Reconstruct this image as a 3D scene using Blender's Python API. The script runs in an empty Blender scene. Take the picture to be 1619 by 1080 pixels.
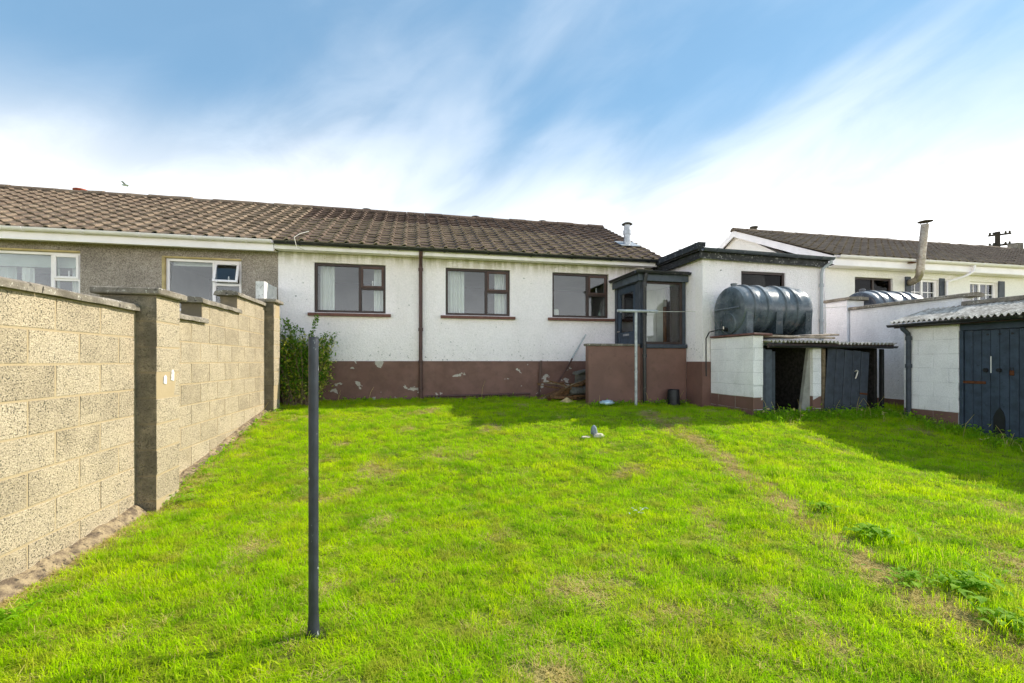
import bpy, bmesh, math, random
from mathutils import Vector, Matrix, noise as mnoise
R = math.radians
rnd = random.Random(7)
S = bpy.context.scene
COL = S.collection

# ---------------------------------------------------------------- camera, sky, sun, exposure
cam_d = bpy.data.cameras.new('camera'); cam = bpy.data.objects.new('camera', cam_d); COL.objects.link(cam)
cam_d.sensor_width = 36; cam_d.lens = 16.01; cam_d.shift_y = 0.0191
cam_d.clip_start = 0.05; cam_d.clip_end = 3000
cam.location = (0, 0, 0); cam.rotation_euler = (R(90), 0, R(-12.15))      # eye level is z = 0
S.camera = cam
SUN_AZ, SUN_EL = 9.0, 36.0                                                # azimuth from +X towards +Y
S.view_settings.view_transform = 'Standard'; S.view_settings.look = 'None'
S.view_settings.exposure = 1.75; S.view_settings.gamma = 1

def build_world():
    w = bpy.data.worlds.new('World'); S.world = w; w.use_nodes = True
    nt = w.node_tree; N = nt.nodes; L = nt.links
    for n in list(N): N.remove(n)
    out = N.new('ShaderNodeOutputWorld'); bg = N.new('ShaderNodeBackground'); bg.inputs[1].default_value = 0.1
    L.new(bg.outputs[0], out.inputs[0])
    sky = N.new('ShaderNodeTexSky'); sky.sky_type = 'NISHITA'; sky.sun_disc = False
    sky.sun_elevation = R(SUN_EL); sky.sun_rotation = R(90 - SUN_AZ)
    sky.air_density = 1.0; sky.dust_density = 0.15; sky.ozone_density = 1.0
    tc = N.new('ShaderNodeTexCoord'); sep = N.new('ShaderNodeSeparateXYZ'); L.new(tc.outputs['Generated'], sep.inputs[0])
    def m(op, a, b=None, c=None):
        n = N.new('ShaderNodeMath'); n.operation = op
        for i, v in enumerate((a, b, c)):
            if v is None: continue
            if isinstance(v, (int, float)): n.inputs[i].default_value = v
            else: L.new(v, n.inputs[i])
        return n.outputs[0]
    def mr(v, a, b, c=0, d=1):
        n = N.new('ShaderNodeMapRange'); n.interpolation_type = 'SMOOTHSTEP'
        L.new(v, n.inputs[0])
        for i, k in enumerate((a, b, c, d)): n.inputs[i+1].default_value = k
        return n.outputs[0]
    z = m('MAXIMUM', sep.outputs[2], 0.0)
    def noise(scale, detail, rough, dist, sc, rot):
        mp = N.new('ShaderNodeMapping'); mp.inputs['Rotation'].default_value = [R(k) for k in rot]; L.new(tc.outputs['Generated'], mp.inputs[0])
        m2 = N.new('ShaderNodeMapping'); m2.inputs['Scale'].default_value = sc; m2.inputs['Location'].default_value = (5.1, 2.2, 0.4); L.new(mp.outputs[0], m2.inputs[0])
        t = N.new('ShaderNodeTexNoise'); t.inputs['Scale'].default_value = scale; t.inputs['Detail'].default_value = detail
        t.inputs['Roughness'].default_value = rough; t.inputs['Distortion'].default_value = dist
        L.new(m2.outputs[0], t.inputs[0]); return t.outputs[0]
    big = noise(1.9, 3, 0.45, 0.4, (1.0, 1.0, 2.0), (0, 18, 0))
    wisp = noise(1.9, 5, 0.46, 0.6, (0.9, 1.3, 2.9), (0, 40, 25))
    fine = noise(5.0, 7, 0.6, 0.6, (1.0, 1.0, 2.4), (0, 24, 0))
    cov = m('ADD', m('MULTIPLY', big, 0.50), m('ADD', m('MULTIPLY', wisp, 0.40), m('MULTIPLY', fine, 0.08)))
    up = mr(cov, 0.44, 0.72, 0.09, 0.42)
    zj = m('ADD', z, m('MULTIPLY', m('SUBTRACT', cov, 0.52), -0.24))
    veil = mr(zj, 0.50, 0.20, 0.0, 1.0)
    inv = m('MULTIPLY', m('SUBTRACT', 1.0, veil), m('SUBTRACT', 1.0, up))
    fac = m('SUBTRACT', 1.0, inv)
    shade = m('MULTIPLY', mr(m('ADD', m('MULTIPLY', fine, 0.45), m('MULTIPLY', wisp, 0.55)), 0.40, 0.60, 0.82, 0.98), mr(z, 0.33, 0.02, 0.78, 2.1))  # extra brightness added to the low horizon band to lift the shaded walls
    cl = N.new('ShaderNodeMix'); cl.data_type = 'RGBA'; cl.blend_type = 'MULTIPLY'; cl.inputs[0].default_value = 1
    cl.inputs[6].default_value = (5.3, 5.36, 5.45, 1)
    cs = N.new('ShaderNodeCombineColor')
    for i in range(3): L.new(shade, cs.inputs[i])
    L.new(cs.outputs[0], cl.inputs[7])
    tint = N.new('ShaderNodeMix'); tint.data_type = 'RGBA'; tint.blend_type = 'MULTIPLY'; tint.inputs[0].default_value = 1
    L.new(sky.outputs[0], tint.inputs[6]); tint.inputs[7].default_value = (0.50, 0.68, 0.66, 1)
    mx = N.new('ShaderNodeMix'); mx.data_type = 'RGBA'
    blue = N.new('ShaderNodeMix'); blue.data_type = 'RGBA'; blue.inputs[0].default_value = 0.6; L.new(tint.outputs[2], blue.inputs[6]); blue.inputs[7].default_value = (0.42, 1.14, 2.02, 1)
    L.new(fac, mx.inputs[0]); L.new(blue.outputs[2], mx.inputs[6]); L.new(cl.outputs[2], mx.inputs[7])
    L.new(mx.outputs[2], bg.inputs[0])
build_world()

sun_d = bpy.data.lights.new('sun', 'SUN'); sun_d.energy = 2.0; sun_d.angle = R(0.5); sun_d.color = (1.0, 0.93, 0.80)
sun = bpy.data.objects.new('sun', sun_d); COL.objects.link(sun); sun.location = (40, 12, 30)
sv = Vector((math.cos(R(SUN_EL))*math.cos(R(SUN_AZ)), math.cos(R(SUN_EL))*math.sin(R(SUN_AZ)), math.sin(R(SUN_EL))))
sun.rotation_euler = sv.to_track_quat('Z', 'Y').to_euler()

# ---------------------------------------------------------------- mesh and object helpers
WLOC = {}
def tag(o, label=None, cat=None, group=None, kind=None):
    if cat and not kind: kind = 'thing'
    for k, v in (('label', label), ('category', cat), ('group', group), ('kind', kind)):
        if v: o[k] = v
    return o
def base(parent):
    return WLOC.get(parent.name, Vector((0, 0, 0))) if parent else Vector((0, 0, 0))
def thing(name, loc, label, cat, group=None):
    o = bpy.data.objects.new(name, None); COL.objects.link(o); o.location = loc; o.empty_display_size = 0.2
    WLOC[o.name] = Vector(loc); return tag(o, label, cat, group)
def put(name, mesh, parent=None, loc=(0, 0, 0), rot=(0, 0, 0), scale=None):
    o = bpy.data.objects.new(name, mesh); COL.objects.link(o)
    if parent: o.parent = parent
    o.location = Vector(loc) - base(parent); o.rotation_euler = rot
    if scale: o.scale = scale
    WLOC[o.name] = Vector(loc); return o

class MB:
    def __init__(s): s.v = []; s.f = []
    def add(s, vs, fs):
        n = len(s.v); s.v += [tuple(v) for v in vs]; s.f += [tuple(i+n for i in f) for f in fs]; return s
    def quad(s, a, b, c, d): return s.add((a, b, c, d), ((0, 1, 2, 3),))
    def box(s, x0, x1, y0, y1, z0, z1, ch=0.0, M=None):
        if ch <= 0:
            vs = [(x, y, z) for x in (x0, x1) for y in (y0, y1) for z in (z0, z1)]
            fs = [(0,1,3,2), (4,6,7,5), (0,4,5,1), (2,3,7,6), (0,2,6,4), (1,5,7,3)]
        else:
            vs = []; idx = {}
            X, Y, Z = (x0, x1), (y0, y1), (z0, z1); sg = (1, -1)
            for i in (0, 1):
                for j in (0, 1):
                    for k in (0, 1):
                        p = (X[i], Y[j], Z[k]); d = (ch*sg[i], ch*sg[j], ch*sg[k])
                        for ax in range(3):                          # vertex lying on the face of axis ax
                            q = [p[a] + (0 if a == ax else d[a]) for a in range(3)]
                            idx[(i, j, k, ax)] = len(vs); vs.append(tuple(q))
            fs = []
            for ax in range(3):
                o1, o2 = [a for a in range(3) if a != ax]
                for sd in (0, 1):
                    f = []
                    for (u, w) in ((0, 0), (1, 0), (1, 1), (0, 1)):
                        c = [0, 0, 0]; c[ax] = sd; c[o1] = u; c[o2] = w; f.append(idx[(*c, ax)])
                    fs.append(tuple(f))
                for u in (0, 1):
                    for w in (0, 1):
                        c0 = [0, 0, 0]; c1 = [0, 0, 0]; c1[ax] = 1
                        for c in (c0, c1): c[o1] = u; c[o2] = w
                        fs.append((idx[(*c0, o1)], idx[(*c0, o2)], idx[(*c1, o2)], idx[(*c1, o1)]))
            for i in (0, 1):
                for j in (0, 1):
                    for k in (0, 1): fs.append(tuple(idx[(i, j, k, ax)] for ax in range(3)))
        if M is not None: vs = [M @ Vector(v) for v in vs]
        return s.add(vs, fs)
    def tube(s, pts, r, n=10, cap=True):
        pts = [Vector(p) for p in pts]; rs = r if isinstance(r, (list, tuple)) else [r]*len(pts)
        t0 = (pts[1]-pts[0]).normalized(); up = Vector((0, 0, 1)) if abs(t0.z) < .9 else Vector((1, 0, 0))
        a = t0.cross(up).normalized(); rings = []; n0 = len(s.v)
        for i, p in enumerate(pts):
            if i == 0: t = t0
            elif i == len(pts)-1: t = (pts[i]-pts[i-1]).normalized()
            else: t = ((pts[i+1]-p).normalized() + (p-pts[i-1]).normalized()).normalized()
            a = (a - t*a.dot(t)).normalized(); b = t.cross(a)
            rings.append([p + rs[i]*(a*math.cos(2*math.pi*k/n) + b*math.sin(2*math.pi*k/n)) for k in range(n)])
        for g in rings: s.v += [tuple(q) for q in g]
        for i in range(len(rings)-1):
            for k in range(n):
                k2 = (k+1) % n; s.f.append((n0+i*n+k, n0+i*n+k2, n0+(i+1)*n+k2, n0+(i+1)*n+k))
        if cap:
            s.f.append(tuple(n0+k for k in range(n))); s.f.append(tuple(n0+(len(rings)-1)*n+k for k in range(n)))
        return s
    def lathe(s, prof, c, axis='Z', n=24, cap=True):
        n0 = len(s.v); c = Vector(c)
        for (r, h) in prof:
            for k in range(n):
                a = 2*math.pi*k/n; u, w = r*math.cos(a), r*math.sin(a)
                d = {'Z': (u, w, h), 'X': (h, u, w), 'Y': (u, h, w)}[axis]; s.v.append(tuple(c+Vector(d)))
        for i in range(len(prof)-1):
            for k in range(n):
                k2 = (k+1) % n; s.f.append((n0+i*n+k, n0+i*n+k2, n0+(i+1)*n+k2, n0+(i+1)*n+k))
        if cap:
            s.f.append(tuple(n0+k for k in range(n))); s.f.append(tuple(n0+(len(prof)-1)*n+k for k in range(n)))
        return s
    def extrude(s, poly, axis, a, b):
        """poly: list of 2-D points in the plane perpendicular to axis"""
        def p3(u, v, w): return {'X': (w, u, v), 'Y': (u, w, v), 'Z': (u, v, w)}[axis]
        n = len(poly); vs = [p3(u, v, a) for u, v in poly] + [p3(u, v, b) for u, v in poly]
        fs = [tuple(range(n)), tuple(range(2*n-1, n-1, -1))] + [(i, (i+1) % n, n+(i+1) % n, n+i) for i in range(n)]
        return s.add(vs, fs)
    def frame(s, x0, x1, z0, z1, y0, y1, w, ch=0.004):
        s.box(x0, x0+w, y0, y1, z0, z1, ch); s.box(x1-w, x1, y0, y1, z0, z1, ch)
        s.box(x0+w, x1-w, y0+.002, y1-.002, z1-w, z1, ch); s.box(x0+w, x1-w, y0+.002, y1-.002, z0, z0+w, ch); return s
    def panel(s, x0, x1, z0, z1, y0, y1, holes):
        """wall slab between planes y0 and y1 with rectangular openings (hx0,hx1,hz0,hz1)"""
        xs = sorted({x0, x1, *[h[0] for h in holes], *[h[1] for h in holes]}); zs = sorted({z0, z1, *[h[2] for h in holes], *[h[3] for h in holes]})
        def solid(i, k):
            if i < 0 or k < 0 or i >= len(xs)-1 or k >= len(zs)-1: return False
            cx, cz = (xs[i]+xs[i+1])/2, (zs[k]+zs[k+1])/2
            return not any(h[0] < cx < h[1] and h[2] < cz < h[3] for h in holes)
        for i in range(len(xs)-1):
            for k in range(len(zs)-1):
                if not solid(i, k): continue
                a, b, c, d = xs[i], xs[i+1], zs[k], zs[k+1]
                s.quad((a, y0, c), (b, y0, c), (b, y0, d), (a, y0, d)); s.quad((a, y1, c), (a, y1, d), (b, y1, d), (b, y1, c))
                if not solid(i-1, k): s.quad((a, y0, c), (a, y0, d), (a, y1, d), (a, y1, c))
                if not solid(i+1, k): s.quad((b, y0, c), (b, y1, c), (b, y1, d), (b, y0, d))
                if not solid(i, k-1): s.quad((a, y0, c), (a, y1, c), (b, y1, c), (b, y0, c))
                if not solid(i, k+1): s.quad((a, y0, d), (b, y0, d), (b, y1, d), (a, y1, d))
        return s
    def mesh(s, name, m, smooth=None, origin=(0, 0, 0), weld=False):
        me = bpy.data.meshes.new(name); o = Vector(origin)
        me.from_pydata([tuple(Vector(v)-o) for v in s.v], [], s.f)
        b = bmesh.new(); b.from_mesh(me)
        if weld: bmesh.ops.remove_doubles(b, verts=b.verts, dist=1e-5)
        bmesh.ops.recalc_face_normals(b, faces=b.faces); b.to_mesh(me); b.free()
        me.materials.append(M[m])
        if smooth:
            for p in me.polygons: p.use_smooth = True
            me.set_sharp_from_angle(angle=R(smooth))
        return me
    def build(s, name, m, parent=None, smooth=None, origin=None, weld=False):
        o = Vector(origin) if origin is not None else base(parent)
        return put(name, s.mesh(name, m, smooth, o, weld), parent, o)

def sm(a, b, v):
    v = max(0.0, min(1.0, (v-a)/(b-a))); return v*v*(3-2*v)
PROF = [(0, -1.38), (2.5, -1.37), (3.5, -1.36), (4.5, -1.33), (5.25, -1.22), (6, -1.12), (7, -.96), (8, -.83), (9.2, -.76), (16, -.7)]
def ground_z(x, y):
    v = PROF[-1][1] if y > PROF[-1][0] else PROF[0][1]
    for (a, b), (c, d) in zip(PROF, PROF[1:]):
        if a <= y <= c: v = b + (d-b)*(y-a)/(c-a); break
    return v + .15*sm(0, 5, x)*(1-sm(6.6, 8, y))
def lump(x, y):
    return .018*mnoise.noise((x*1.3, y*1.3, 3.1)) + .010*mnoise.noise((x*4, y*4, 8.0))

# ---------------------------------------------------------------- materials
M = {}
class Mat:
    def __init__(s, name, rough=0.8, metal=0.0, spec=0.3):
        m = bpy.data.materials.new(name); m.use_nodes = True; s.m = m; s.nt = m.node_tree; M[name] = m
        s.N = s.nt.nodes; s.L = s.nt.links; s.b = s.N['Principled BSDF']
        s.b.inputs['Roughness'].default_value = rough; s.b.inputs['Metallic'].default_value = metal
        s.b.inputs['Specular IOR Level'].default_value = spec
        g = s.N.new('ShaderNodeNewGeometry'); s.pos = g.outputs['Position']; s.geo = g
    def col(s, c):
        if isinstance(c, tuple): s.b.inputs['Base Color'].default_value = (*c, 1)
        else: s.L.new(c, s.b.inputs['Base Color'])
        return s
    def map(s, scale, src=None):
        n = s.N.new('ShaderNodeMapping'); n.inputs['Scale'].default_value = scale; s.L.new(src or s.pos, n.inputs[0]); return n.outputs[0]
    def obj(s):
        return s.N.new('ShaderNodeTexCoord').outputs['Object']
    def noise(s, scale, detail=4, rough=0.6, vec=None, dist=0.0):
        n = s.N.new('ShaderNodeTexNoise'); n.inputs['Scale'].default_value = scale; n.inputs['Detail'].default_value = detail
        n.inputs['Roughness'].default_value = rough; n.inputs['Distortion'].default_value = dist; s.L.new(vec or s.pos, n.inputs[0]); return n.outputs[0]
    def vor(s, scale, vec=None, out='Distance', rand=1.0):
        n = s.N.new('ShaderNodeTexVoronoi'); n.inputs['Scale'].default_value = scale; n.inputs['Randomness'].default_value = rand
        s.L.new(vec or s.pos, n.inputs[0]); return n.outputs[out]
    def ramp(s, v, a, b, c=0.0, d=1.0, lin=False):
        n = s.N.new('ShaderNodeMapRange'); n.interpolation_type = 'LINEAR' if lin else 'SMOOTHSTEP'; s.L.new(v, n.inputs[0])
        for i, k in enumerate((a, b, c, d)): n.inputs[i+1].default_value = k
        return n.outputs[0]
    def math(s, op, a, b=0.0):
        n = s.N.new('ShaderNodeMath'); n.operation = op
        for i, v in enumerate((a, b)):
            if isinstance(v, (int, float)): n.inputs[i].default_value = v
            else: s.L.new(v, n.inputs[i])
        return n.outputs[0]
    def mix(s, f, a, b, mode='MIX'):
        n = s.N.new('ShaderNodeMix'); n.data_type = 'RGBA'; n.blend_type = mode
        for i, v in ((0, f), (6, a), (7, b)):
            if isinstance(v, (int, float)): n.inputs[i].default_value = v
            elif isinstance(v, tuple): n.inputs[i].default_value = (*v, 1)
            else: s.L.new(v, n.inputs[i])
        return n.outputs[2]
    def rand(s):
        return s.N.new('ShaderNodeObjectInfo').outputs['Random']
    def z(s):
        n = s.N.new('ShaderNodeSeparateXYZ'); s.L.new(s.pos, n.inputs[0]); return n.outputs[2]
    def attr(s, name):
        n = s.N.new('ShaderNodeAttribute'); n.attribute_name = name; return n.outputs['Fac']
    def bump(s, h, strength=0.5, dist=0.01):
        n = s.N.new('ShaderNodeBump'); n.inputs['Strength'].default_value = strength; n.inputs['Distance'].default_value = dist
        s.L.new(h, n.inputs['Height']); s.L.new(n.outputs[0], s.b.inputs['Normal']); return s
    def rough(s, v): s.L.new(v, s.b.inputs['Roughness']); return s
    def val(s, c, f):                                                   # colour times a scalar
        n = s.N.new('ShaderNodeVectorMath'); n.operation = 'SCALE'
        if isinstance(c, tuple): n.inputs[0].default_value = c
        else: s.L.new(c, n.inputs[0])
        s.L.new(f, n.inputs['Scale']); return n.outputs[0]

def white_render(name, c0, c1, mould=0.3, grime=True):
    a = Mat(name, .9, 0, .15)
    big = a.noise(1.1, 5, .6, a.map((1, 1, .35))); f = a.ramp(big, .45, .72)
    c = a.mix(f, c0, c1)
    gr = a.noise(38, 3, .7); c = a.val(c, a.ramp(gr, .3, .7, .93, 1.04))
    sp = a.noise(16, 3, .6); reg = a.noise(.9, 3, .5)
    k = a.math('MULTIPLY', a.ramp(sp, .66, .72), a.ramp(reg, .48, .62)); c = a.mix(a.math('MULTIPLY', k, mould), c, (.06, .06, .05))
    if grime:
        zc = a.z(); stv = a.noise(9, 5, .65, a.map((1, 1, .12)))
        top = a.math('MULTIPLY', a.ramp(zc, 1.74, 2.04), a.ramp(stv, .35, .62, .1, .75)); c = a.mix(top, c, (.40, .36, .24))
        low = a.math('MULTIPLY', a.ramp(zc, .75, .05), a.ramp(a.noise(21, 4, .65), .60, .70, 0, .8)); c = a.mix(low, c, (.20, .19, .17))
        c = a.mix(a.math('MULTIPLY', a.ramp(a.noise(4, 5, .65, a.map((1, 1, .2))), .58, .76), .16), c, (.46, .44, .39))
    a.col(c)
    h = a.math('ADD', a.math('MULTIPLY', a.noise(30, 3, .6), 1.0), a.math('MULTIPLY', a.vor(55), .5)); a.bump(h, .65, .018)
white_render('render_white', (.94, .87, .885), (.86, .79, .795), .85)
white_render('render_cream', (.94, .87, .86), (.86, .785, .755), .9)
white_render('neighbour_white', (.91, .86, .83), (.85, .79, .75), .3, False)
white_render('boundary_render', (.84, .84, .88), (.66, .66, .70), .7, False)
def masonry_paint(name, c0, c1):
    a = Mat(name, .8, 0, .25)
    c = a.mix(a.ramp(a.noise(3.0, 5, .65), .42, .7), c0, c1)
    st = a.noise(5, 5, .65, a.map((1, 1, .3)))
    c = a.mix(a.ramp(st, .64, .76, 0, .7), c, (.14, .14, .13))
    c = a.val(c, a.ramp(a.noise(60, 3, .7), .3, .7, .86, 1.05)); a.col(c)
    a.bump(a.noise(45, 4, .65), .6, .012)
masonry_paint('painted_block', (.90, .87, .88), (.80, .77, .78))
masonry_paint('painted_joint', (.66, .64, .65), (.50, .48, .49))
def plinth():
    a = Mat('plinth_brown', .6, 0, .3)
    c = a.mix(a.ramp(a.noise(2.2, 5, .6), .35, .7), (.165, .085, .066), (.215, .115, .092))
    peel = a.noise(3.3, 5, .55, a.map((1, 1, 1.3)), .4)
    edge = a.noise(14, 3, .6); k = a.ramp(a.math('ADD', peel, a.math('MULTIPLY', edge, .12)), .678, .69)
    c = a.mix(k, c, a.mix(a.noise(25), (.44, .38, .33), (.58, .54, .48)))
    lo = a.ramp(a.noise(8, 4, .6), .4, .7, 0, .3); c = a.mix(lo, c, (.07, .045, .036)); a.col(c)
    a.bump(a.math('SUBTRACT', a.math('MULTIPLY', a.noise(40), .5), k), .5, .006)
plinth()
def brown_paint():
    a = Mat('brown_paint', .6, 0, .3)
    c = a.mix(a.ramp(a.noise(1.6, 5, .6), .35, .7), (.160, .086, .068), (.22, .116, .092)); c = a.mix(a.ramp(a.noise(9, 5, .65), .55, .75, 0, .4), c, (.075, .048, .038)); a.col(c)
    a.bump(a.noise(40), .4, .006)
brown_paint()
def pebbledash():
    a = Mat('pebbledash', .95, 0, .15)
    v = a.vor(75, out='Color'); bw = a.N.new('ShaderNodeRGBToBW'); a.L.new(v, bw.inputs[0])
    c = a.mix(bw.outputs[0], (.17, .135, .115), (.50, .43, .37))
    c = a.val(c, a.ramp(a.noise(1.3, 5, .6), .3, .7, .8, 1.15)); a.col(c)
    a.bump(a.vor(75), .8, -.01)
pebbledash()
def tile(name, cs, lich):
    a = Mat(name, .95, 0, .1); r = a.rand()
    c = a.mix(r, cs[0], cs[1]); c = a.mix(a.ramp(a.noise(2.2, 4, .6), .4, .7), c, cs[2])
    c = a.mix(a.ramp(a.noise(24, 4, .65), .52, .68, 0, .8), c, lich)
    c = a.mix(a.ramp(a.noise(30, 4, .7, a.map((1, 1, 1.7))), .58, .74, 0, .8), c, (.055, .045, .04)); a.col(c)
    a.bump(a.noise(90, 3, .7), .5, .006)
for nm_, cs_, li_, no_ in (('tile_brown', ((.165, .118, .086), (.245, .182, .132), (.13, .095, .073)), (.33, .275, .19), (.25, .20, .145)),
                          ('tile_plum', ((.110, .074, .060), (.160, .113, .089), (.088, .062, .053)), (.25, .20, .13), (.36, .295, .21)),
                          ('tile_far', ((.135, .10, .078), (.19, .145, .11), (.11, .082, .067)), (.24, .20, .14), (.22, .18, .13))):
    tile(nm_, cs_, li_); tile(nm_+'_nose', (no_, tuple(k*1.2 for k in no_), tuple(k*.75 for k in no_)), li_)
def concrete_block():
    a = Mat('concrete_block', .95, 0, .12); r = a.rand()
    c = a.mix(r, (.37, .305, .215), (.50, .42, .305))
    c = a.mix(a.ramp(a.noise(2.2, 4, .6), .4, .7), c, (.50, .415, .295))
    ag = a.vor(150, out='Color'); bw = a.N.new('ShaderNodeRGBToBW'); a.L.new(ag, bw.inputs[0])
    c = a.val(c, a.ramp(bw.outputs[0], .2, .8, .74, 1.16))
    pit = a.noise(88, 2, .5); pm = a.ramp(a.noise(6, 3, .6), .35, .6, .02, -.03)
    k = a.ramp(a.math('ADD', pit, pm), .595, .645); c = a.mix(a.math('MULTIPLY', k, .9), c, (.10, .10, .08))
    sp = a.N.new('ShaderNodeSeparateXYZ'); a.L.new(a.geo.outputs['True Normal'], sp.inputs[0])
    side_dark = a.math('MULTIPLY', a.ramp(sp.outputs[1], -.5, -.8), a.ramp(a.noise(7, 5, .65), .25, .6, .55, .93)); c = a.mix(side_dark, c, (.135, .12, .092))  # darker, mottled, on faces turned to the camera side
    smear = a.math('MULTIPLY', a.ramp(a.noise(4.5, 4, .6), .45, .75, 0, .22), a.math('SUBTRACT', 1.0, side_dark)); c = a.mix(smear, c, (.47, .38, .25)); a.col(c)
    a.bump(a.math('SUBTRACT', a.noise(120, 2, .6), a.math('MULTIPLY', k, 1.5)), .9, .012)
concrete_block()
def mortar():
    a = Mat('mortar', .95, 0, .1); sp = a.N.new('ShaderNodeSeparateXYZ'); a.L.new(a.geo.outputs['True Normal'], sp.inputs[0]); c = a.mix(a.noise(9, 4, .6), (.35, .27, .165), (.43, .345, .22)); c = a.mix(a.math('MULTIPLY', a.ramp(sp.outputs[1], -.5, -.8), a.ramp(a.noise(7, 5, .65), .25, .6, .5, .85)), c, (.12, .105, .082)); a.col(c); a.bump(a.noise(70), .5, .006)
mortar()
def coping():
    a = Mat('coping', .95, 0, .12)
    c = a.mix(a.ramp(a.noise(5, 5, .65), .35, .7), (.15, .13, .105), (.33, .29, .24))
    c = a.mix(a.ramp(a.noise(34, 4, .6), .60, .66, 0, .8), c, (.58, .56, .48)); c = a.mix(a.ramp(a.noise(20, 4, .6), .57, .68, 0, .8), c, (.05, .045, .04)); a.col(c)
    a.bump(a.noise(45, 4, .7), .8, .012)
coping()
def plain(name, c, rough=.5, metal=0, var=.15, scale=6, spec=.4, bump=0, dirt=None):
    a = Mat(name, rough, metal, spec)
    k = a.val(c, a.ramp(a.noise(scale, 5, .6), .3, .7, 1-var, 1+var))
    if dirt: k = a.mix(a.ramp(a.noise(scale*3, 5, .65), dirt[1], dirt[1]+.1, 0, dirt[2]), k, dirt[0])
    a.col(k)
    if bump: a.bump(a.noise(60, 4, .6), bump, .005)
    return a
plain('upvc', (.90, .84, .86), .35, 0, .05, 3, .5)
plain('fascia_white', (.88, .82, .80), .5, 0, .08, 4, .4, .2, ((.28, .25, .2), .63, .7))
plain('gutter_black', (.018, .018, .020), .4, 0, .3, 6, .5, .2, ((.16, .15, .13), .60, .8))
plain('pipe_brown', (.085, .042, .036), .5, 0, .2, 6, .4, .2, ((.2, .15, .12), .66, .5))
plain('frame_brown', (.040, .022, .018), .45, 0, .2, 8, .4)
plain('casement_brown', (.075, .038, .030), .5, 0, .2, 8, .4)
plain('sill_brown', (.15, .066, .050), .65, 0, .2, 8, .3, .4, ((.32, .25, .2), .63, .6))
plain('slate_paint', (.045, .053, .070), .55, 0, .22, 9, .35, .3, ((.10, .11, .13), .60, .6))
plain('slate_paint_light', (.072, .085, .108), .6, 0, .2, 9, .35, .3)
plain('door_navy', (.040, .057, .085), .6, 0, .25, 7, .3, .3, ((.018, .024, .034), .58, .6))
plain('timber_brown', (.085, .036, .026), .5, 0, .25, 14, .35, .2)
plain('reveal_wood', (.22, .085, .03), .5, 0, .2, 12, .3)
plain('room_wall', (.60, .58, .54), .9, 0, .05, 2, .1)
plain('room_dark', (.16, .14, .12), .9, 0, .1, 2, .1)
plain('net_curtain', (.80, .81, .80), .95, 0, .04, 4, .1)
plain('curtain_sage', (.44, .50, .46), .95, 0, .08, 4, .1)
plain('reveal_ochre', (.50, .39, .20), .9, 0, .15, 8, .1)
plain('sill_pale', (.60, .50, .38), .8, 0, .1, 8, .2)
plain('flaky_white', (.72, .70, .68), .9, 0, .15, 9, .2, .6, ((.13, .11, .09), .57, .9))
plain('galvanised', (.36, .37, .39), .38, .75, .2, 12, .5, .2, ((.20, .13, .08), .66, .6))
plain('flue_rust', (.36, .31, .25), .45, .6, .25, 9, .5, .3, ((.20, .10, .05), .55, .8))
plain('cowl', (.085, .07, .05), .7, .3, .3, 12, .3, .4)
plain('felt_black', (.030, .031, .034), .85, 0, .4, 10, .25, .8, ((.42, .42, .41), .60, .8))
plain('flaky_fascia', (.045, .045, .046), .8, 0, .4, 8, .25, .8, ((.50, .48, .45), .57, .8))
plain('board_grey', (.34, .28, .22), .9, 0, .3, 9, .15, .6, ((.10, .08, .06), .56, .8))
plain('rotten_wood', (.155, .085, .042), .95, 0, .45, 14, .1, .9, ((.035, .025, .018), .55, .8))
plain('old_wood', (.20, .15, .10), .9, 0, .35, 16, .1, .6)
plain('concrete_old', (.13, .125, .115), .95, 0, .3, 9, .1, .8, ((.05, .05, .045), .58, .8))
plain('slab_grey', (.29, .28, .25), .95, 0, .2, 6, .1, .6)
plain('black_plastic', (.012, .013, .016), .45, 0, .3, 10, .4)
plain('metal_black', (.02, .02, .022), .5, .4, .3, 10, .4)
plain('brass_dull', (.45, .42, .36), .35, .8, .2, 20, .5)
plain('rust', (.12, .045, .022), .9, .2, .3, 30, .2, .5)
plain('white_paint', (.74, .72, .69), .6, 0, .05, 8, .3)
plain('terracotta', (.36, .09, .05), .8, 0, .2, 10, .2)
plain('lead', (.36, .38, .41), .55, .5, .2, 6, .4, .3)
plain('feather_white', (.42, .46, .44), .9, 0, .1, 20, .1)
plain('utility_wood', (.05, .04, .035), .9, 0, .2, 4, .1)
plain('wire', (.03, .03, .03), .7, 0, .1, 4, .2)
plain('line_wire', (.52, .50, .44), .6, .2, .1, 4, .2)
plain('stone_grey', (.22, .25, .29), .85, 0, .3, 30, .2, .6)
plain('rubble_pale', (.55, .50, .42), .95, 0, .2, 30, .1, .8)
plain('straw', (.50, .38, .19), .95, 0, .3, 18, .1, .5)
plain('peat', (.11, .08, .05), .95, 0, .4, 20, .1, .9)
plain('coal', (.035, .031, .028), .95, 0, .4, 20, .1, .9)  # near black, stands in for shade inside the bunker and the extension
plain('bag_blue', (.42, .58, .66), .35, 0, .35, 22, .5, .4, ((.80, .82, .78), .55, .9))
plain('drain_grey', (.40, .42, .44), .5, 0, .1, 6, .4)
def post_metal(name, c, pale):
    a = Mat(name, .5, .25, .5); k = a.val(c, a.ramp(a.noise(9, 5, .6), .3, .7, .75, 1.25))
    k = a.mix(a.ramp(a.noise(26, 4, .55, a.map((1, 1, .5))), .66, .70), k, pale)
    k = a.mix(a.ramp(a.noise(13, 4, .6), .66, .71, 0, .8), k, (.11, .055, .03)); a.col(k); a.bump(a.noise(60), .25, .003)
post_metal('post_slate', (.034, .039, .054), (.42, .44, .46)); post_metal('pole_grey', (.42, .44, .45), (.62, .62, .60))
post_metal('gutter_slate', (.085, .095, .115), (.2, .21, .22))
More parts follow.
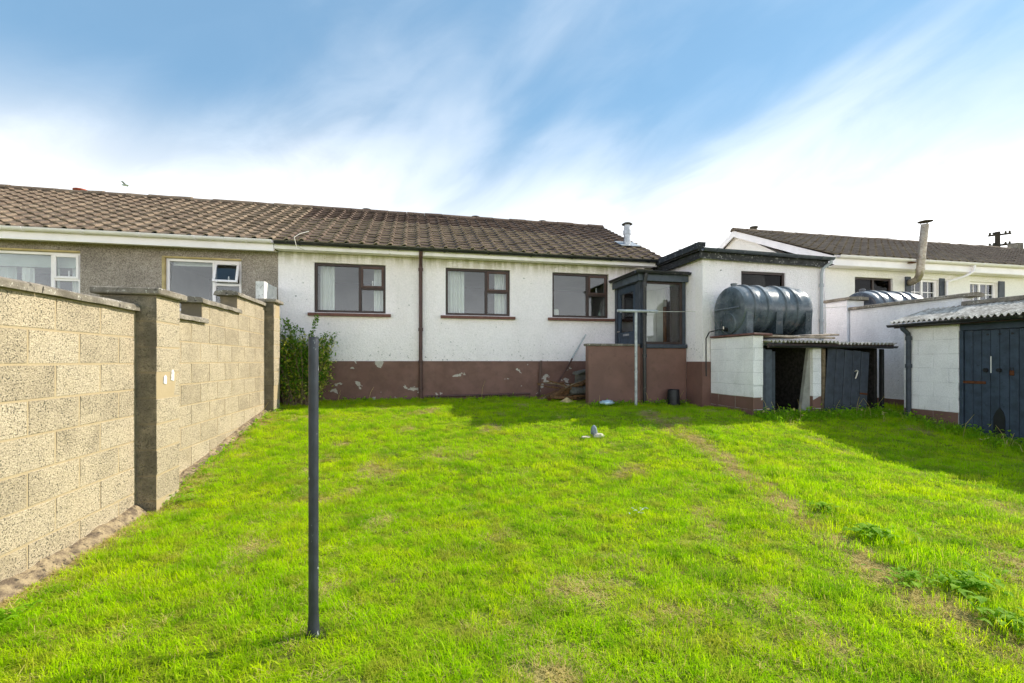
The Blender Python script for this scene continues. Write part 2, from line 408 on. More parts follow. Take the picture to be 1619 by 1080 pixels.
def footing():
    a = Mat('footing', .95, 0, .1); c = a.mix(a.ramp(a.noise(11, 5, .65), .38, .62), (.16, .12, .085), (.40, .31, .19))
    c = a.mix(a.ramp(a.noise(30, 4, .6), .57, .66, 0, .85), c, (.06, .05, .04)); a.col(c); a.bump(a.noise(45, 4, .7), 1, .02)
footing()
def tank(name, c0, c1):
    a = Mat(name, .34, 0, .5); c = a.mix(a.ramp(a.noise(2.4, 5, .6, None, .5), .38, .68), c0, c1)
    c = a.mix(a.ramp(a.noise(9, 5, .6), .57, .72, 0, .5), c, (.19, .20, .20)); c = a.mix(a.ramp(a.noise(5, 3), .6, .72, 0, .3), c, (.17, .12, .11))
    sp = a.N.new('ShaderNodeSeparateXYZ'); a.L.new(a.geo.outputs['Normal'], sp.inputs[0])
    painted_sheen = a.math('MULTIPLY', a.ramp(sp.outputs[2], .0, .95), a.ramp(a.noise(4, 5, .6), .3, .65, .25, .75)); c = a.mix(painted_sheen, c, (.40, .42, .44)); a.col(c)  # sunlit highlight painted into the colour of upward faces
    a.rough(a.ramp(a.noise(6, 4), .3, .7, .16, .40)); a.bump(a.noise(5, 4), .15, .02)
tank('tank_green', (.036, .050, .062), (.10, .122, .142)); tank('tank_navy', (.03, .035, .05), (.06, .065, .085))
def corrugated():
    a = Mat('corrugated', .95, 0, .12); c = a.mix(a.ramp(a.noise(7, 5, .65), .38, .66), (.34, .31, .27), (.66, .62, .56))
    c = a.mix(a.ramp(a.noise(34, 4, .6), .60, .68, 0, .85), c, (.06, .055, .045)); a.col(c); a.bump(a.noise(80, 3), .5, .006)
corrugated()
def glass(name, tr, base_f, gc=.95):
    m = bpy.data.materials.new(name); m.use_nodes = True; nt = m.node_tree; M[name] = m
    for n in list(nt.nodes): nt.nodes.remove(n)
    o = nt.nodes.new('ShaderNodeOutputMaterial'); mx = nt.nodes.new('ShaderNodeMixShader'); t = nt.nodes.new('ShaderNodeBsdfTransparent'); g = nt.nodes.new('ShaderNodeBsdfGlossy')
    t.inputs[0].default_value = (*tr, 1); g.inputs['Roughness'].default_value = .01; g.inputs['Color'].default_value = (gc, gc*1.02, gc*1.05, 1)
    fr = nt.nodes.new('ShaderNodeFresnel'); fr.inputs[0].default_value = 1.5
    ad = nt.nodes.new('ShaderNodeMath'); ad.operation = 'ADD'; ad.inputs[1].default_value = base_f; ad.use_clamp = True
    tx = nt.nodes.new('ShaderNodeTexNoise'); tx.inputs['Scale'].default_value = 2.2; ge = nt.nodes.new('ShaderNodeNewGeometry'); nt.links.new(ge.outputs['Position'], tx.inputs[0])
    bp = nt.nodes.new('ShaderNodeBump'); bp.inputs['Strength'].default_value = .06; bp.inputs['Distance'].default_value = .01
    nt.links.new(tx.outputs[0], bp.inputs['Height']); nt.links.new(bp.outputs[0], g.inputs['Normal'])
    nt.links.new(fr.outputs[0], ad.inputs[0]); nt.links.new(ad.outputs[0], mx.inputs[0]); nt.links.new(t.outputs[0], mx.inputs[1]); nt.links.new(g.outputs[0], mx.inputs[2]); nt.links.new(mx.outputs[0], o.inputs[0])
glass('glass', (.90, .92, .91), .0)
glass('glass_dimmed', (.42, .42, .40), .0, .22)  # pane colour and reflection dimmed to take out a bright patch
def leafy(name, c0, c1, c2, trans=.45, rough=.5, island=True, dryattr=False, spec=.25):
    a = Mat(name, rough, 0, spec)
    r = a.geo.outputs['Random Per Island'] if island else a.rand()
    c = a.mix(r, c0, c1); c = a.mix(a.ramp(a.noise(1.6, 4, .6), .42, .68, 0, .75), c, c2)
    if dryattr:
        c = a.mix(a.ramp(a.noise(3.1, 5, .62), .48, .64, 0, .65), c, (.16, .40, .005))
        c = a.mix(a.ramp(a.noise(8.0, 4, .6), .52, .64, 0, .5), c, (.20, .36, .01))
        c = a.mix(a.ramp(r, .82, .93, 0, .85), c, (.52, .42, .14))
        c = a.mix(a.ramp(a.noise(5.5, 4, .65), .50, .66, 0, .55), c, (.46, .40, .07))
    tr = a.N.new('ShaderNodeBsdfTranslucent'); a.L.new(a.val(c, a.math('ADD', a.rand(), 0.0)) if False else c, tr.inputs[0])
    a.col(c); mx = a.N.new('ShaderNodeMixShader'); mx.inputs[0].default_value = trans
    a.L.new(a.b.outputs[0], mx.inputs[1]); a.L.new(tr.outputs[0], mx.inputs[2]); a.L.new(mx.outputs[0], a.N['Material Output'].inputs[0])
leafy('grass_blade', (.37, .64, .003), (.59, .83, .004), (.72, .85, .003), .55, .7, True, True, .08)
leafy('weed_leaf', (.18, .40, .010), (.38, .62, .016), (.28, .50, .012), .55, .7)
leafy('shrub_green', (.075, .17, .014), (.17, .31, .02), (.11, .24, .018), .4, .45)
leafy('shrub_gold', (.50, .50, .05), (.72, .68, .20), (.36, .44, .04), .45, .45)
leafy('dry_stem', (.58, .46, .16), (.76, .63, .27), (.52, .42, .12), .35, .8, True, False, .05)
def soil():
    a = Mat('lawn_soil', .95, 0, .1); d = a.attr('dry')
    c = a.mix(a.ramp(a.noise(6, 5, .65), .35, .65), (.15, .22, .010), (.28, .33, .02))
    c = a.mix(a.ramp(a.noise(20, 4, .65), .52, .68, 0, .8), c, (.17, .12, .05))
    st = a.mix(a.noise(26, 4, .6), (.26, .20, .08), (.56, .44, .20)); c = a.mix(d, c, st)
    c = a.mix(a.attr('earth'), c, a.mix(a.noise(30), (.05, .04, .025), (.12, .09, .06))); a.col(c); a.bump(a.noise(50, 5, .7), .8, .02)
soil()

# ---------------------------------------------------------------- ground
TRACK = [(3.80, 6.9), (3.70, 6.34), (3.70, 5.66), (3.64, 4.78), (3.39, 3.95), (3.16, 3.27), (2.91, 2.62), (2.76, 2.19), (2.67, 1.86), (2.66, 1.5), (2.68, .6)]
def track_d(x, y):
    d = 9
    for (a, b), (c, e) in zip(TRACK, TRACK[1:]):
        ux, uy = c-a, e-b; t = max(0, min(1, ((x-a)*ux+(y-b)*uy)/(ux*ux+uy*uy))); d = min(d, math.hypot(x-a-t*ux, y-b-t*uy))
    return d
def dry_at(x, y):
    n = mnoise.noise((x*2.3, y*2.3, 1.7)); n2 = mnoise.noise((x*6, y*6, 5.5))
    d = track_d(x, y)
    v = sm(.24, .06, d + .07*n + .05*n2)*(.78+.22*sm(-.35, .35, mnoise.noise((x*1.4, y*1.4, 9)))) if d < .5 else 0
    v = max(v, .75*sm(.42, .62, n*.8 + n2*.35 + .08))
    if y < 4.2: v = max(v, .34*sm(.26, .62, n*.7 + n2*.55 + .22*sm(4.2, 2.2, y)*sm(-2.0, .3, x)))
    for (cx, cy, r, k) in ((.92, 2.58, .22, .6), (.56, 1.94, .24, .7), (.34, 5.67, .3, .5), (-.38, 5.25, .35, .55), (1.41, 2.78, .25, .5), (-1.13, 3.59, .3, .45), (1.3, 2.2, .20, .45), (2.1, 2.88, .16, .5)):
        v = max(v, k*sm(r, r*.3, math.hypot(x-cx, (y-cy)*.8) + .12*n2 + .12*n))
    v = max(v, sm(-2.05, -2.28, x + .12*n + .06*n2)*(1 if y < 8 else .5))
    return max(0, min(1, v))
def earth_at(x, y):
    n = mnoise.noise((x*3, y*3, 4.4))
    v = sm(.22, .0, math.hypot(x+.52, y-2.40)-.02)*.9
    v = max(v, sm(6.25, 6.5, y + .12*n)*sm(5.2, 5.6, x) if y < 7.6 else 0)
    v = max(v, sm(7.75, 8.0, x+.1*n)); v = max(v, sm(8.95, 9.15, y+.05*n))
    return max(0, min(1, v))
def frange(a, b, s):
    n = int(round((b-a)/s)); return [a+(b-a)*i/n for i in range(n+1)]
def make_ground():
    xs = [-900, -120, -30, -10, -5] + frange(-2.7, 8.6, .07) + [12, 20, 60, 200, 900]
    ys = [-900, -120, -30, -6] + frange(.2, 9.4, .07) + [14, 30, 120, 900]
    vs = []; dry = []; ear = []
    for y in ys:
        for x in xs:
            inside = -2.8 < x < 8.7 and 0 < y < 9.5
            z = ground_z(max(-3, min(9, x)), max(0, min(16, y))) + (lump(x, y) if inside else 0)
            if abs(x) > 100 or abs(y) > 100: z = -1.5
            vs.append((x, y, z)); dry.append(dry_at(x, y) if inside else .2); ear.append(earth_at(x, y) if inside else 0)
    w = len(xs); fs = [(j*w+i, j*w+i+1, (j+1)*w+i+1, (j+1)*w+i) for j in range(len(ys)-1) for i in range(w-1)]
    me = bpy.data.meshes.new('ground'); me.from_pydata(vs, [], fs); me.materials.append(M['lawn_soil'])
    for nm, data in (('dry', dry), ('earth', ear)):
        at = me.attributes.new(nm, 'FLOAT', 'POINT'); at.data.foreach_set('value', data)
    for p in me.polygons: p.use_smooth = True
    o = put('ground', me); tag(o, 'sloping back garden ground with dry track under the lawn', 'ground', kind='structure')
make_ground()

# ---------------------------------------------------------------- roofs of interlocking tiles
TW = .258
def tile_mesh(name, m, wv=0.0):
    prof = [(0, 0), (.05, -.004), (.12, -.005), (.176, .0), (.195, .018), (.220, .031), (.249, .027), (.272, .006)]
    L0, th = .300, .019; b = MB(); n = len(prof)
    top0 = [(x, wv*math.sin(x*20), z) for x, z in prof]; top1 = [(x, L0, z) for x, z in prof]; bot0 = [(x, .004, z-th) for x, z in prof]
    vs = top0+top1+bot0
    fs = [(i, i+1, n+i+1, n+i) for i in range(n-1)] + [(2*n+i, 2*n+i+1, i+1, i) for i in range(n-1)] + [(2*n, 0, n), (3*n-1, 2*n-1, n-1)]
    b.add(vs, fs); me = b.mesh(name, m, 50); me.materials.append(M[m+'_nose'])
    for q in me.polygons:
        if q.normal.y < -.6: q.material_index = 1
    return me
def tiled_slope(house, x0, cols, eave, ridge, m, rows=16, limit=300, cam_sort=True, tw=TW):
    (ye, ze), (yr, zr) = eave, ridge
    ln = math.hypot(yr-ye, zr-ze); p = math.atan2(zr-ze, yr-ye); g = ln/rows
    meshes = [tile_mesh('tile', m, w) for w in (0, .003, -.003)]
    items = []
    for r in range(rows):
        for c in range(cols):
            s = r*g - .01; n = .034
            y = ye + s*math.cos(p) - n*math.sin(p); z = ze + s*math.sin(p) + n*math.cos(p); x = x0 + c*tw
            items.append((math.sqrt(x*x+y*y+z*z), x, y, z))
    items.sort(); rest = MB()
    for i, (d, x, y, z) in enumerate(items):
        rot = (p - R(6.3) + rnd.gauss(0, .010), rnd.gauss(0, .008), rnd.gauss(0, .006)); lc = (x + rnd.gauss(0, .003), y + rnd.gauss(0, .003), z + abs(rnd.gauss(0, .004)))
        if i < limit: put('tile', rnd.choice(meshes), house, lc, rot, (tw/TW, 1, 1))
        else:
            me = meshes[0]; Mx = Matrix.Translation(lc) @ (Matrix.Rotation(rot[0], 4, 'X'))
            rest.add([Mx @ v.co for v in me.vertices], [tuple(q.vertices) for q in me.polygons])
    if rest.v: tag(rest.build('tile_field', m, house, 50), kind='stuff')
def ridge_tiles(house, x0, x1, y, z, m, r=.115):
    n = max(1, int(round((x1-x0)/.45))); L0 = (x1-x0)/n; b = MB()
    pts = [(r*math.cos(R(a)), r*.8*math.sin(R(a))) for a in range(-12, 193, 20)]
    k = len(pts); vs = [(0, u, v) for u, v in pts] + [(L0-.008, u*.97, v*.97) for u, v in pts]
    b.add(vs, [(i, i+1, k+i+1, k+i) for i in range(k-1)] + [tuple(range(k)), tuple(range(2*k-1, k-1, -1))]); me = b.mesh('ridge_tile', m, 40)
    for i in range(n): put('ridge_tile', me, house, (x0+i*L0, y, z - .03 + rnd.gauss(0, .006)), (0, rnd.gauss(0, .012), 0))
def gutter_profile(r, th=.006, n=8):
    o = [(r*math.cos(math.pi+math.pi*i/n), r*math.sin(math.pi+math.pi*i/n)) for i in range(n+1)]
    return o + [((r-th)*math.cos(2*math.pi-math.pi*i/n), (r-th)*math.sin(2*math.pi-math.pi*i/n)) for i in range(n+1)]
def gutter_x(name, m, parent, x0, x1, y, z, r=.055, brackets=0, drop=0.0):
    pr = gutter_profile(r); b = MB(); n = len(pr)
    vs = [(x0, y+u, z+v) for u, v in pr] + [(x1, y+u, z+v-drop) for u, v in pr]
    b.add(vs, [(i, (i+1) % n, n+(i+1) % n, n+i) for i in range(n)] + [tuple(range(n)), tuple(range(2*n-1, n-1, -1))])
    g = b.build(name, m, parent, 50)
    for i in range(brackets):
        x = x0 + (x1-x0)*(i+.5)/brackets; zz = z - drop*(x-x0)/(x1-x0); q = MB(); pr2 = gutter_profile(r+.009, .012)
        q.extrude([(y+u, zz+v) for u, v in pr2], 'X', x-.018, x+.018); q.build('bracket', m, g, 50)
    return g

# ---------------------------------------------------------------- windows
def window(house, x0, x1, z0, z1, yf, mull, trans, frame_m, cas_m, side='R', tilt=0.0, glass_m='glass', fw=.05):
    """frame set back .05 from the wall face yf, one fixed light, one opening top light, one small lower light"""
    y0, y1 = yf+.05, yf+.12
    b = MB().frame(x0, x1, z0, z1, y0, y1, fw); mw = .028
    b.box(mull-mw, mull+mw, y0+.003, y1-.003, z0+fw, z1-fw, .004)
    if side == 'R': fx, sx = (x0+fw, mull-mw), (mull+mw, x1-fw)
    else: fx, sx = (mull+mw, x1-fw), (x0+fw, mull-mw)
    if trans is not None: b.box(sx[0], sx[1], y0+.005, y1-.005, trans-.025, trans+.025, .004)
    w = b.build('window', frame_m, house)
    MB().box(fx[0]-.004, fx[1]+.004, y0+.030, y0+.034, z0+fw-.004, z1-fw+.004).build('pane', glass_m, w)
    if trans is None: MB().box(sx[0]-.004, sx[1]+.004, y0+.030, y0+.034, z0+fw-.004, z1-fw+.004).build('pane', glass_m, w); return w
    MB().box(sx[0]-.004, sx[1]+.004, y0+.030, y0+.034, z0+fw-.004, trans-.021).build('pane', glass_m, w)
    a0, a1, c0, c1 = sx[0]-.012, sx[1]+.012, trans+.012, z1-fw+.012
    cb = MB().frame(a0, a1, c0, c1, y0-.016, y0+.020, .042)
    piv = Vector((0, y0-.016, c1)); T = Matrix.Translation(piv) @ Matrix.Rotation(R(-tilt), 4, 'X') @ Matrix.Translation(-piv)
    for mb, nm, mt in ((cb, 'casement', cas_m), (MB().box(a0+.038, a1-.038, y0, y0+.004, c0+.038, c1-.038), 'pane', glass_m)):
        if tilt: mb.v = [tuple(T @ Vector(v)) for v in mb.v]
        mb.build(nm, mt, w)
    hb = MB().box((a0+a1)/2-.012, (a0+a1)/2+.012, y0+.05, y0+.065, c0+.03, c0+.15, .004); hb.build('handle', 'upvc', w)
    return w
def sill(house, x0, x1, z, yf, m='sill_brown', h=.07, out=.07):
    b = MB(); b.extrude([(yf+.12, z), (yf-out, z-.015), (yf-out, z-h), (yf-.003, z-h), (yf-.003, z-h+.002), (yf+.12, z-h+.002)], 'X', x0, x1); return b.build('window_sill', m, house)
def curtain(x0, x1, z0, z1, y, label, m='net_curtain', folds=.075, amp=.022):
    b = MB(); n = max(8, int((x1-x0)/folds*8)); vs = []
    for z in (z0, z1):
        for i in range(n+1):
            u = i/n; vs.append((x0+(x1-x0)*u, y + amp*math.sin(2*math.pi*u*(x1-x0)/folds + .7*math.sin(u*9)), z))
    vs2 = [(a, c+.006, d) for a, c, d in vs]; k = n+1
    b.add(vs+vs2, [(i, i+1, k+i+1, k+i) for i in range(n)] + [(2*k+i, 3*k+i, 3*k+i+1, 2*k+i+1) for i in range(n)])
    o = b.build('curtain', m, None, 60, ((x0+x1)/2, y, z0)); tag(o, label, 'curtain'); return o

def roof_shell(house, x0, x1, eave, ridge, yback, m, drop=.02):
    """deck boards under the tiles, front and back slope"""
    (ye, ze), (yr, zr) = eave, ridge; b = MB()
    b.extrude([(ye+.10, ze-drop+.02), (yr, zr-drop), (2*yr-ye-.10, ze-drop+.02), (2*yr-ye-.10, ze-drop-.03), (yr, zr-drop-.05), (ye+.10, ze-drop-.03)], 'X', x0, x1)
    b.build('roof_deck', m, house)
def house_body(house, x0, x1, holes, wall_m, zt, yf=9.2, zb=-1.05, yback=15.4, left_gable=True, right_gable=True, ridge=None, divs=()):
    MB().panel(x0, x1, zb, zt, yf, yf+.28, holes).build('rear_wall', wall_m, house, weld=True)
    MB().box(x0, x1, yback-.28, yback, zb, zt).build('front_wall', wall_m, house)
    for on, xa, xb in ((left_gable, x0, x0+.28), (right_gable, x1-.28, x1)):
        if not on: continue
        MB().extrude([(yf+.281, zb), (yback-.281, zb), (yback-.281, zt), ((yf+yback)/2, ridge), (yf+.281, zt)], 'X', xa, xb).build('gable_wall', wall_m, house)
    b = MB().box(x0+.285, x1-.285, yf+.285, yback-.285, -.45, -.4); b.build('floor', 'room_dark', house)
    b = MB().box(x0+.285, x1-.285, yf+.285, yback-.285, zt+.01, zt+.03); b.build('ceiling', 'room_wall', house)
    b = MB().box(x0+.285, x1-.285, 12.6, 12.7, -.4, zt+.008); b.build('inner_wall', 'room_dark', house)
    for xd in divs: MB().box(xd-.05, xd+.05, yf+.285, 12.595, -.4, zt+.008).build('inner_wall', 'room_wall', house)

YF = 9.2
EAVE, RIDGE = (8.87, 2.16), (12.3, 3.84)
# ------------------------------------------------ the white house in the middle
wh = thing('white_house', (1.4, YF, -.76), 'white roughcast bungalow with brown plinth and three brown framed windows', 'house', 'houses of the terrace')
WX0, WX1 = -2.47, 5.27
W1, W2, W3 = (-1.845, -.54, .925, 1.87), (.62, 1.94, .925, 1.875), (2.85, 4.12, .925, 1.875)
house_body(wh, WX0, WX1, [W1, W2, W3], 'render_white', 2.04, left_gable=False, ridge=3.75, divs=(.1, 2.4))
window(wh, *W1, YF, -1.02, 1.41, 'frame_brown', 'casement_brown')
window(wh, *W2, YF, 1.45, 1.42, 'frame_brown', 'casement_brown')
window(wh, *W3, YF, 3.66, 1.42, 'frame_brown', 'casement_brown')
for (a, b_, c, d) in (W1, W2, W3): sill(wh, a-.10, b_+(.10 if b_ < 4 else .12), c, YF)
MB().box(WX0+.01, 4.24, YF-.014, YF-.001, -1.05, 0.0, .003).build('plinth', 'plinth_brown', wh)
MB().box(WX0+.003, WX1+.06, 8.93, 8.955, 2.03, 2.20, .003).build('fascia', 'fascia_white', wh)
MB().box(WX0+.003, WX1+.03, 8.957, YF-.002, 2.045, 2.055).build('soffit', 'fascia_white', wh)
gutter_x('gutter', 'gutter_black', wh, WX0+.02, WX1+.06, 8.872, 2.155, .052, 9)
roof_shell(wh, WX0, WX1+.04, EAVE, RIDGE, 15.7, 'felt_black')
tiled_slope(wh, WX0, 30, EAVE, RIDGE, 'tile_plum')
ridge_tiles(wh, WX0, WX1+.05, RIDGE[0], RIDGE[1]+.02, 'tile_plum')
def downpipe(house, m, pts, r, collars=(), name='downpipe'):
    d = MB().tube(pts, r, 12).build(name, m, house, 50)
    for (x, y, z) in collars: MB().lathe([(r+.001, -.035), (r+.010, -.03), (r+.010, .03), (r+.001, .035)], (x, y, z), 'Z', 12).build('collar', m, d, 50)
    return d
xp = .13
downpipe(wh, 'pipe_brown', [(xp, 8.88, 2.10), (xp, 8.90, 2.03), (xp, 9.02, 1.96), (xp, 9.14, 1.90), (xp, 9.14, 1.2), (xp, 9.14, -.80)], .036, ((xp, 9.14, 1.80), (xp, 9.14, .62), (xp, 9.14, -.02), (xp, 9.14, -.55)))
MB().tube([(.2, 9.13, -.70), (1.2, 9.13, -.69), (2.35, 9.13, -.675)], .022, 10).build('waste_pipe', 'pipe_brown', wh, 50)
# flue on the tiles
fl = MB().lathe([(.085, -.12), (.085, .09), (.078, .095), (.078, .20), (.090, .205), (.090, .30), (.070, .305), (.070, .44)], (4.95, 10.0, 2.80), 'Z', 18).build('flue', 'galvanised', wh, 40)
MB().lathe([(.02, .455), (.125, .44), (.125, .452), (.07, .485), (.01, .495)], (4.95, 10.0, 2.80), 'Z', 18).build('cowl', 'cowl', fl, 40)
for k in range(3):
    a = k*2.1; MB().tube([(4.95+.062*math.cos(a), 10+.062*math.sin(a), 3.22), (4.95+.07*math.cos(a), 10+.07*math.sin(a), 3.26)], .006, 6).build('bracket', 'cowl', fl)
p_ = math.atan2(RIDGE[1]-EAVE[1], RIDGE[0]-EAVE[0])
Mx = Matrix.Translation((4.95, 10.0, EAVE[1]+(10-EAVE[0])*math.tan(p_)+.075)) @ Matrix.Rotation(p_, 4, 'X')
MB().box(-.24, .24, -.24, .22, -.006, .006, .002, Mx).build('flashing', 'lead', fl)
for x, m in ((-1.2, 'cowl'), (1.65, 'cowl'), (3.55, 'cowl')): MB().lathe([(.10, -.12), (.09, -.01), (.12, -.005), (.12, .015)], (x, 12.42, RIDGE[1]+.10), 'Z', 12).build('vent', m, wh, 40)
# aerial cable hanging over the gutter
MB().tube([(-1.98, 9.4, 2.50), (-2.05, 9.0, 2.34), (-2.10, 8.80, 2.22), (-2.06, 8.80, 2.05), (-1.95, 8.90, 2.02)], .006, 6).build('cable', 'line_wire', wh, 60)
curtain(-1.78, -1.52, .93, 1.86, 9.46, 'white net curtain behind the large pane, window next to the shrub')
curtain(-.78, -.58, .93, 1.86, 9.46, 'narrow white net curtain behind the small panes, window next to the shrub')
curtain(.68, 1.02, .93, 1.86, 9.46, 'white pleated curtain in the middle house window, behind its large pane')
curtain(1.66, 1.90, .93, 1.86, 9.46, 'white pleated curtain in the middle house window, behind its small panes')
def jar(name, x, y, z, prof, m, label, cat):
    o = MB().lathe(prof, (x, y, z), 'Z', 16).build(name, m, None, 40, (x, y, z)); return tag(o, label, cat)
MB().box(2.86, 4.11, 9.33, 9.50, .90, .922).build('window_board', 'upvc', wh)
jar('kitchen_jar', 3.0, 9.42, .924, [(.055, 0), (.065, .02), (.06, .16), (.05, .175), (.052, .19)], 'white_paint', 'white container on the inside ledge of the kitchen window, behind the large pane', 'container')
jar('bottle', 4.0, 9.42, .924, [(.03, 0), (.03, .12), (.012, .16), (.012, .2)], 'feather_white', 'small white bottle on the kitchen ledge behind the small lower pane', 'bottle')
jar('dish', 3.36, 9.42, .924, [(.05, 0), (.085, .035), (.088, .045)], 'white_paint', 'low white dish on the kitchen window ledge, beside the container', 'dish')

# ------------------------------------------------ the grey house on the left
gh = thing('grey_house', (-6, YF, -.76), 'grey pebbledash bungalow with white framed windows behind the block wall', 'house', 'houses of the terrace')
GX0, GX1 = -11.5, -2.472
A1, A2 = (-7.25, -5.60, .90, 1.89), (-4.37, -3.09, .90, 1.87)
house_body(gh, GX0, GX1, [A1, A2], 'pebbledash', 2.02, right_gable=True, ridge=3.75, divs=(-5.0,))
window(gh, A1[0]+.01, A1[1]-.005, A1[2], A1[3]-.03, YF, -6.03, 1.40, 'upvc', 'upvc')
window(gh, A2[0]+.045, A2[1]-.005, A2[2], A2[3]-.03, YF, -3.56, 1.40, 'upvc', 'upvc', tilt=18)
for (a, b_, c, d) in (A1, A2):
    MB().box(a+.001, b_-.001, YF-.004, YF+.05, d-.03, d-.001).build('lintel_edge', 'reveal_ochre', gh)
    sill(gh, a-.06, b_+.06, c, YF, 'sill_pale', .06, .05)
MB().box(A2[0]+.001, A2[0]+.044, YF-.004, YF+.05, A2[2], A2[3]-.031).build('reveal', 'reveal_ochre', gh)
MB().box(GX0-.05, GX1-.003, 8.93, 8.955, 1.985, 2.19, .003).build('fascia', 'upvc', gh)
MB().box(GX0, GX1-.003, 8.957, YF-.002, 2.022, 2.032).build('soffit', 'upvc', gh)
gutter_x('gutter', 'upvc', gh, GX0-.05, GX1-.01, 8.868, 2.165, .055, 11)
roof_shell(gh, GX0, GX1, EAVE, RIDGE, 15.7, 'felt_black')
ncol = int((GX1-GX0)/TW)
tiled_slope(gh, GX1-.003-ncol*TW, ncol, EAVE, RIDGE, 'tile_brown')
ridge_tiles(gh, GX0, GX1, RIDGE[0], RIDGE[1]+.02, 'tile_brown')
MB().lathe([(.12, -.12), (.11, .0), (.14, .005), (.14, .03)], (-7.55, 12.42, RIDGE[1]+.10), 'Z', 12).build('ridge_pot', 'terracotta', gh, 40)
curtain(-6.98, -6.70, .92, 1.62, 9.50, 'sage green curtain in the grey house window, second fold from its edge', 'curtain_sage')
curtain(-6.62, -6.45, .92, 1.62, 9.47, 'white net curtain hanging at the centre of the grey house window with curtains')
curtain(-6.22, -6.08, .92, 1.62, 9.50, 'narrow sage curtain beside the mullion of the grey house window', 'curtain_sage')
o = MB().box(-7.2, -5.65, 9.40, 9.415, 1.62, 1.85).build('blind', 'curtain_sage', None, None, (-6.4, 9.4, 1.62)); tag(o, 'sage green roller blind across the top of the grey house window with curtains', 'blind')
o = MB().box(-4.28, -3.60, 9.40, 9.412, 1.74, 1.84).build('blind', 'net_curtain', None, None, (-3.9, 9.4, 1.74)); tag(o, 'pale rolled blind at the top of the window with the open top light', 'blind')
curtain(-5.9, -5.72, .92, 1.85, 9.50, 'white net curtain behind the small panes of the grey house window')

# ------------------------------------------------ flat roofed extension
ex = thing('extension', (6.6, 7.57, -.82), 'white roughcast flat roofed extension behind the green oil tank', 'extension')
EX0, EX1, EY = 5.272, 7.95, 7.57
EW = (6.10, 7.09, 1.22, 1.72)
MB().panel(EX0, EX1, -1.1, 1.93, EY, EY+.22, [EW]).build('wall', 'render_cream', ex, weld=True)
MB().box(EX0, EX0+.22, EY+.2205, 10.6, -1.1, 1.93).build('wall', 'render_white', ex)
MB().box(EX1-.22, EX1, EY+.2205, 10.6, -1.1, 1.93).build('wall', 'render_white', ex)
MB().box(EX0+.225, EX1-.225, 10.4, 10.6, -1.1, 1.93).build('wall', 'room_dark', ex)
MB().box(EX0+.225, EX1-.225, EY+.225, 10.395, -.5, -.45).build('floor', 'room_dark', ex)
MB().box(EX1-.245, EX1-.222, EY+.225, 10.395, -.44, 1.93).build('shade_sheet', 'coal', ex)  # dark sheet added inside so the room behind the window looks unlit
MB().box(EX0+.245, EX1-.25, 10.36, 10.395, -.44, 1.93).build('shade_sheet', 'coal', ex)  # second added dark sheet, same painted shade at the back
MB().extrude([(EX0-.014, -1.1), (EX1, -1.1), (EX1, -.01), (EX0-.014, -.01)], 'Y', EY-.014, EY-.001).build('plinth', 'brown_paint', ex)
MB().box(EX0-.014, EX0-.001, EY-.0008, 8.068, -1.1, -.01).build('plinth', 'brown_paint', ex)
b = MB().frame(EW[0], EW[1], EW[2], EW[3], EY+.03, EY+.09, .045); w = b.build('window', 'frame_brown', ex)
MB().box(EW[0]+.04, EW[1]-.04, EY+.058, EY+.062, EW[2]+.04, EW[3]-.04).build('pane', 'glass_dimmed', w)
dz = .045
def slope_slab(x0, x1, y0, y1, z0, z1, name, m):
    b = MB(); f = lambda x: -dz*(x-EX0)/(EX1-EX0)
    b.add([(x, y, z+f(x)) for x in (x0, x1) for y in (y0, y1) for z in (z0, z1)], [(0,1,3,2), (4,6,7,5), (0,4,5,1), (2,3,7,6), (0,2,6,4), (1,5,7,3)]); return b.build(name, m, ex)
slope_slab(EX0-.16, EX1+.10, EY-.10, 10.7, 2.03, 2.10, 'roof', 'felt_black')
slope_slab(EX0-.10, EX1+.06, EY-.085, EY-.06, 1.90, 2.028, 'fascia', 'flaky_fascia')
slope_slab(EX0-.10, EX0-.075, EY-.058, 10.5, 1.90, 2.028, 'fascia', 'felt_black')
slope_slab(EX0-.072, EX1+.04, EY-.057, 10.4, 1.935, 1.95, 'soffit', 'frame_brown')
# cement verge upstand with flaking paint, running back along the side
MB().extrude([(EX0-.20, 2.06), (EX0-.165, 2.19), (EX0-.02, 2.19), (EX0-.02, 2.11), (EX0-.163, 2.06)], 'Y', EY-.12, 9.0).build('verge', 'felt_black', ex)
gutter_x('gutter', 'gutter_slate', ex, EX0-.10, EX1+.10, EY-.15, 2.075, .055, 5, .045)
downpipe(ex, 'drain_grey', [(EX1+.06, EY-.145, 1.99), (EX1+.06, EY-.145, 1.93), (EX1-.04, EY-.06, 1.84), (EX1-.06, EY-.045, 1.74), (EX1-.06, EY-.045, .4), (EX1-.06, EY-.045, -.2)], .03, ((EX1-.06, EY-.045, 1.5), (EX1-.06, EY-.045, .8)))

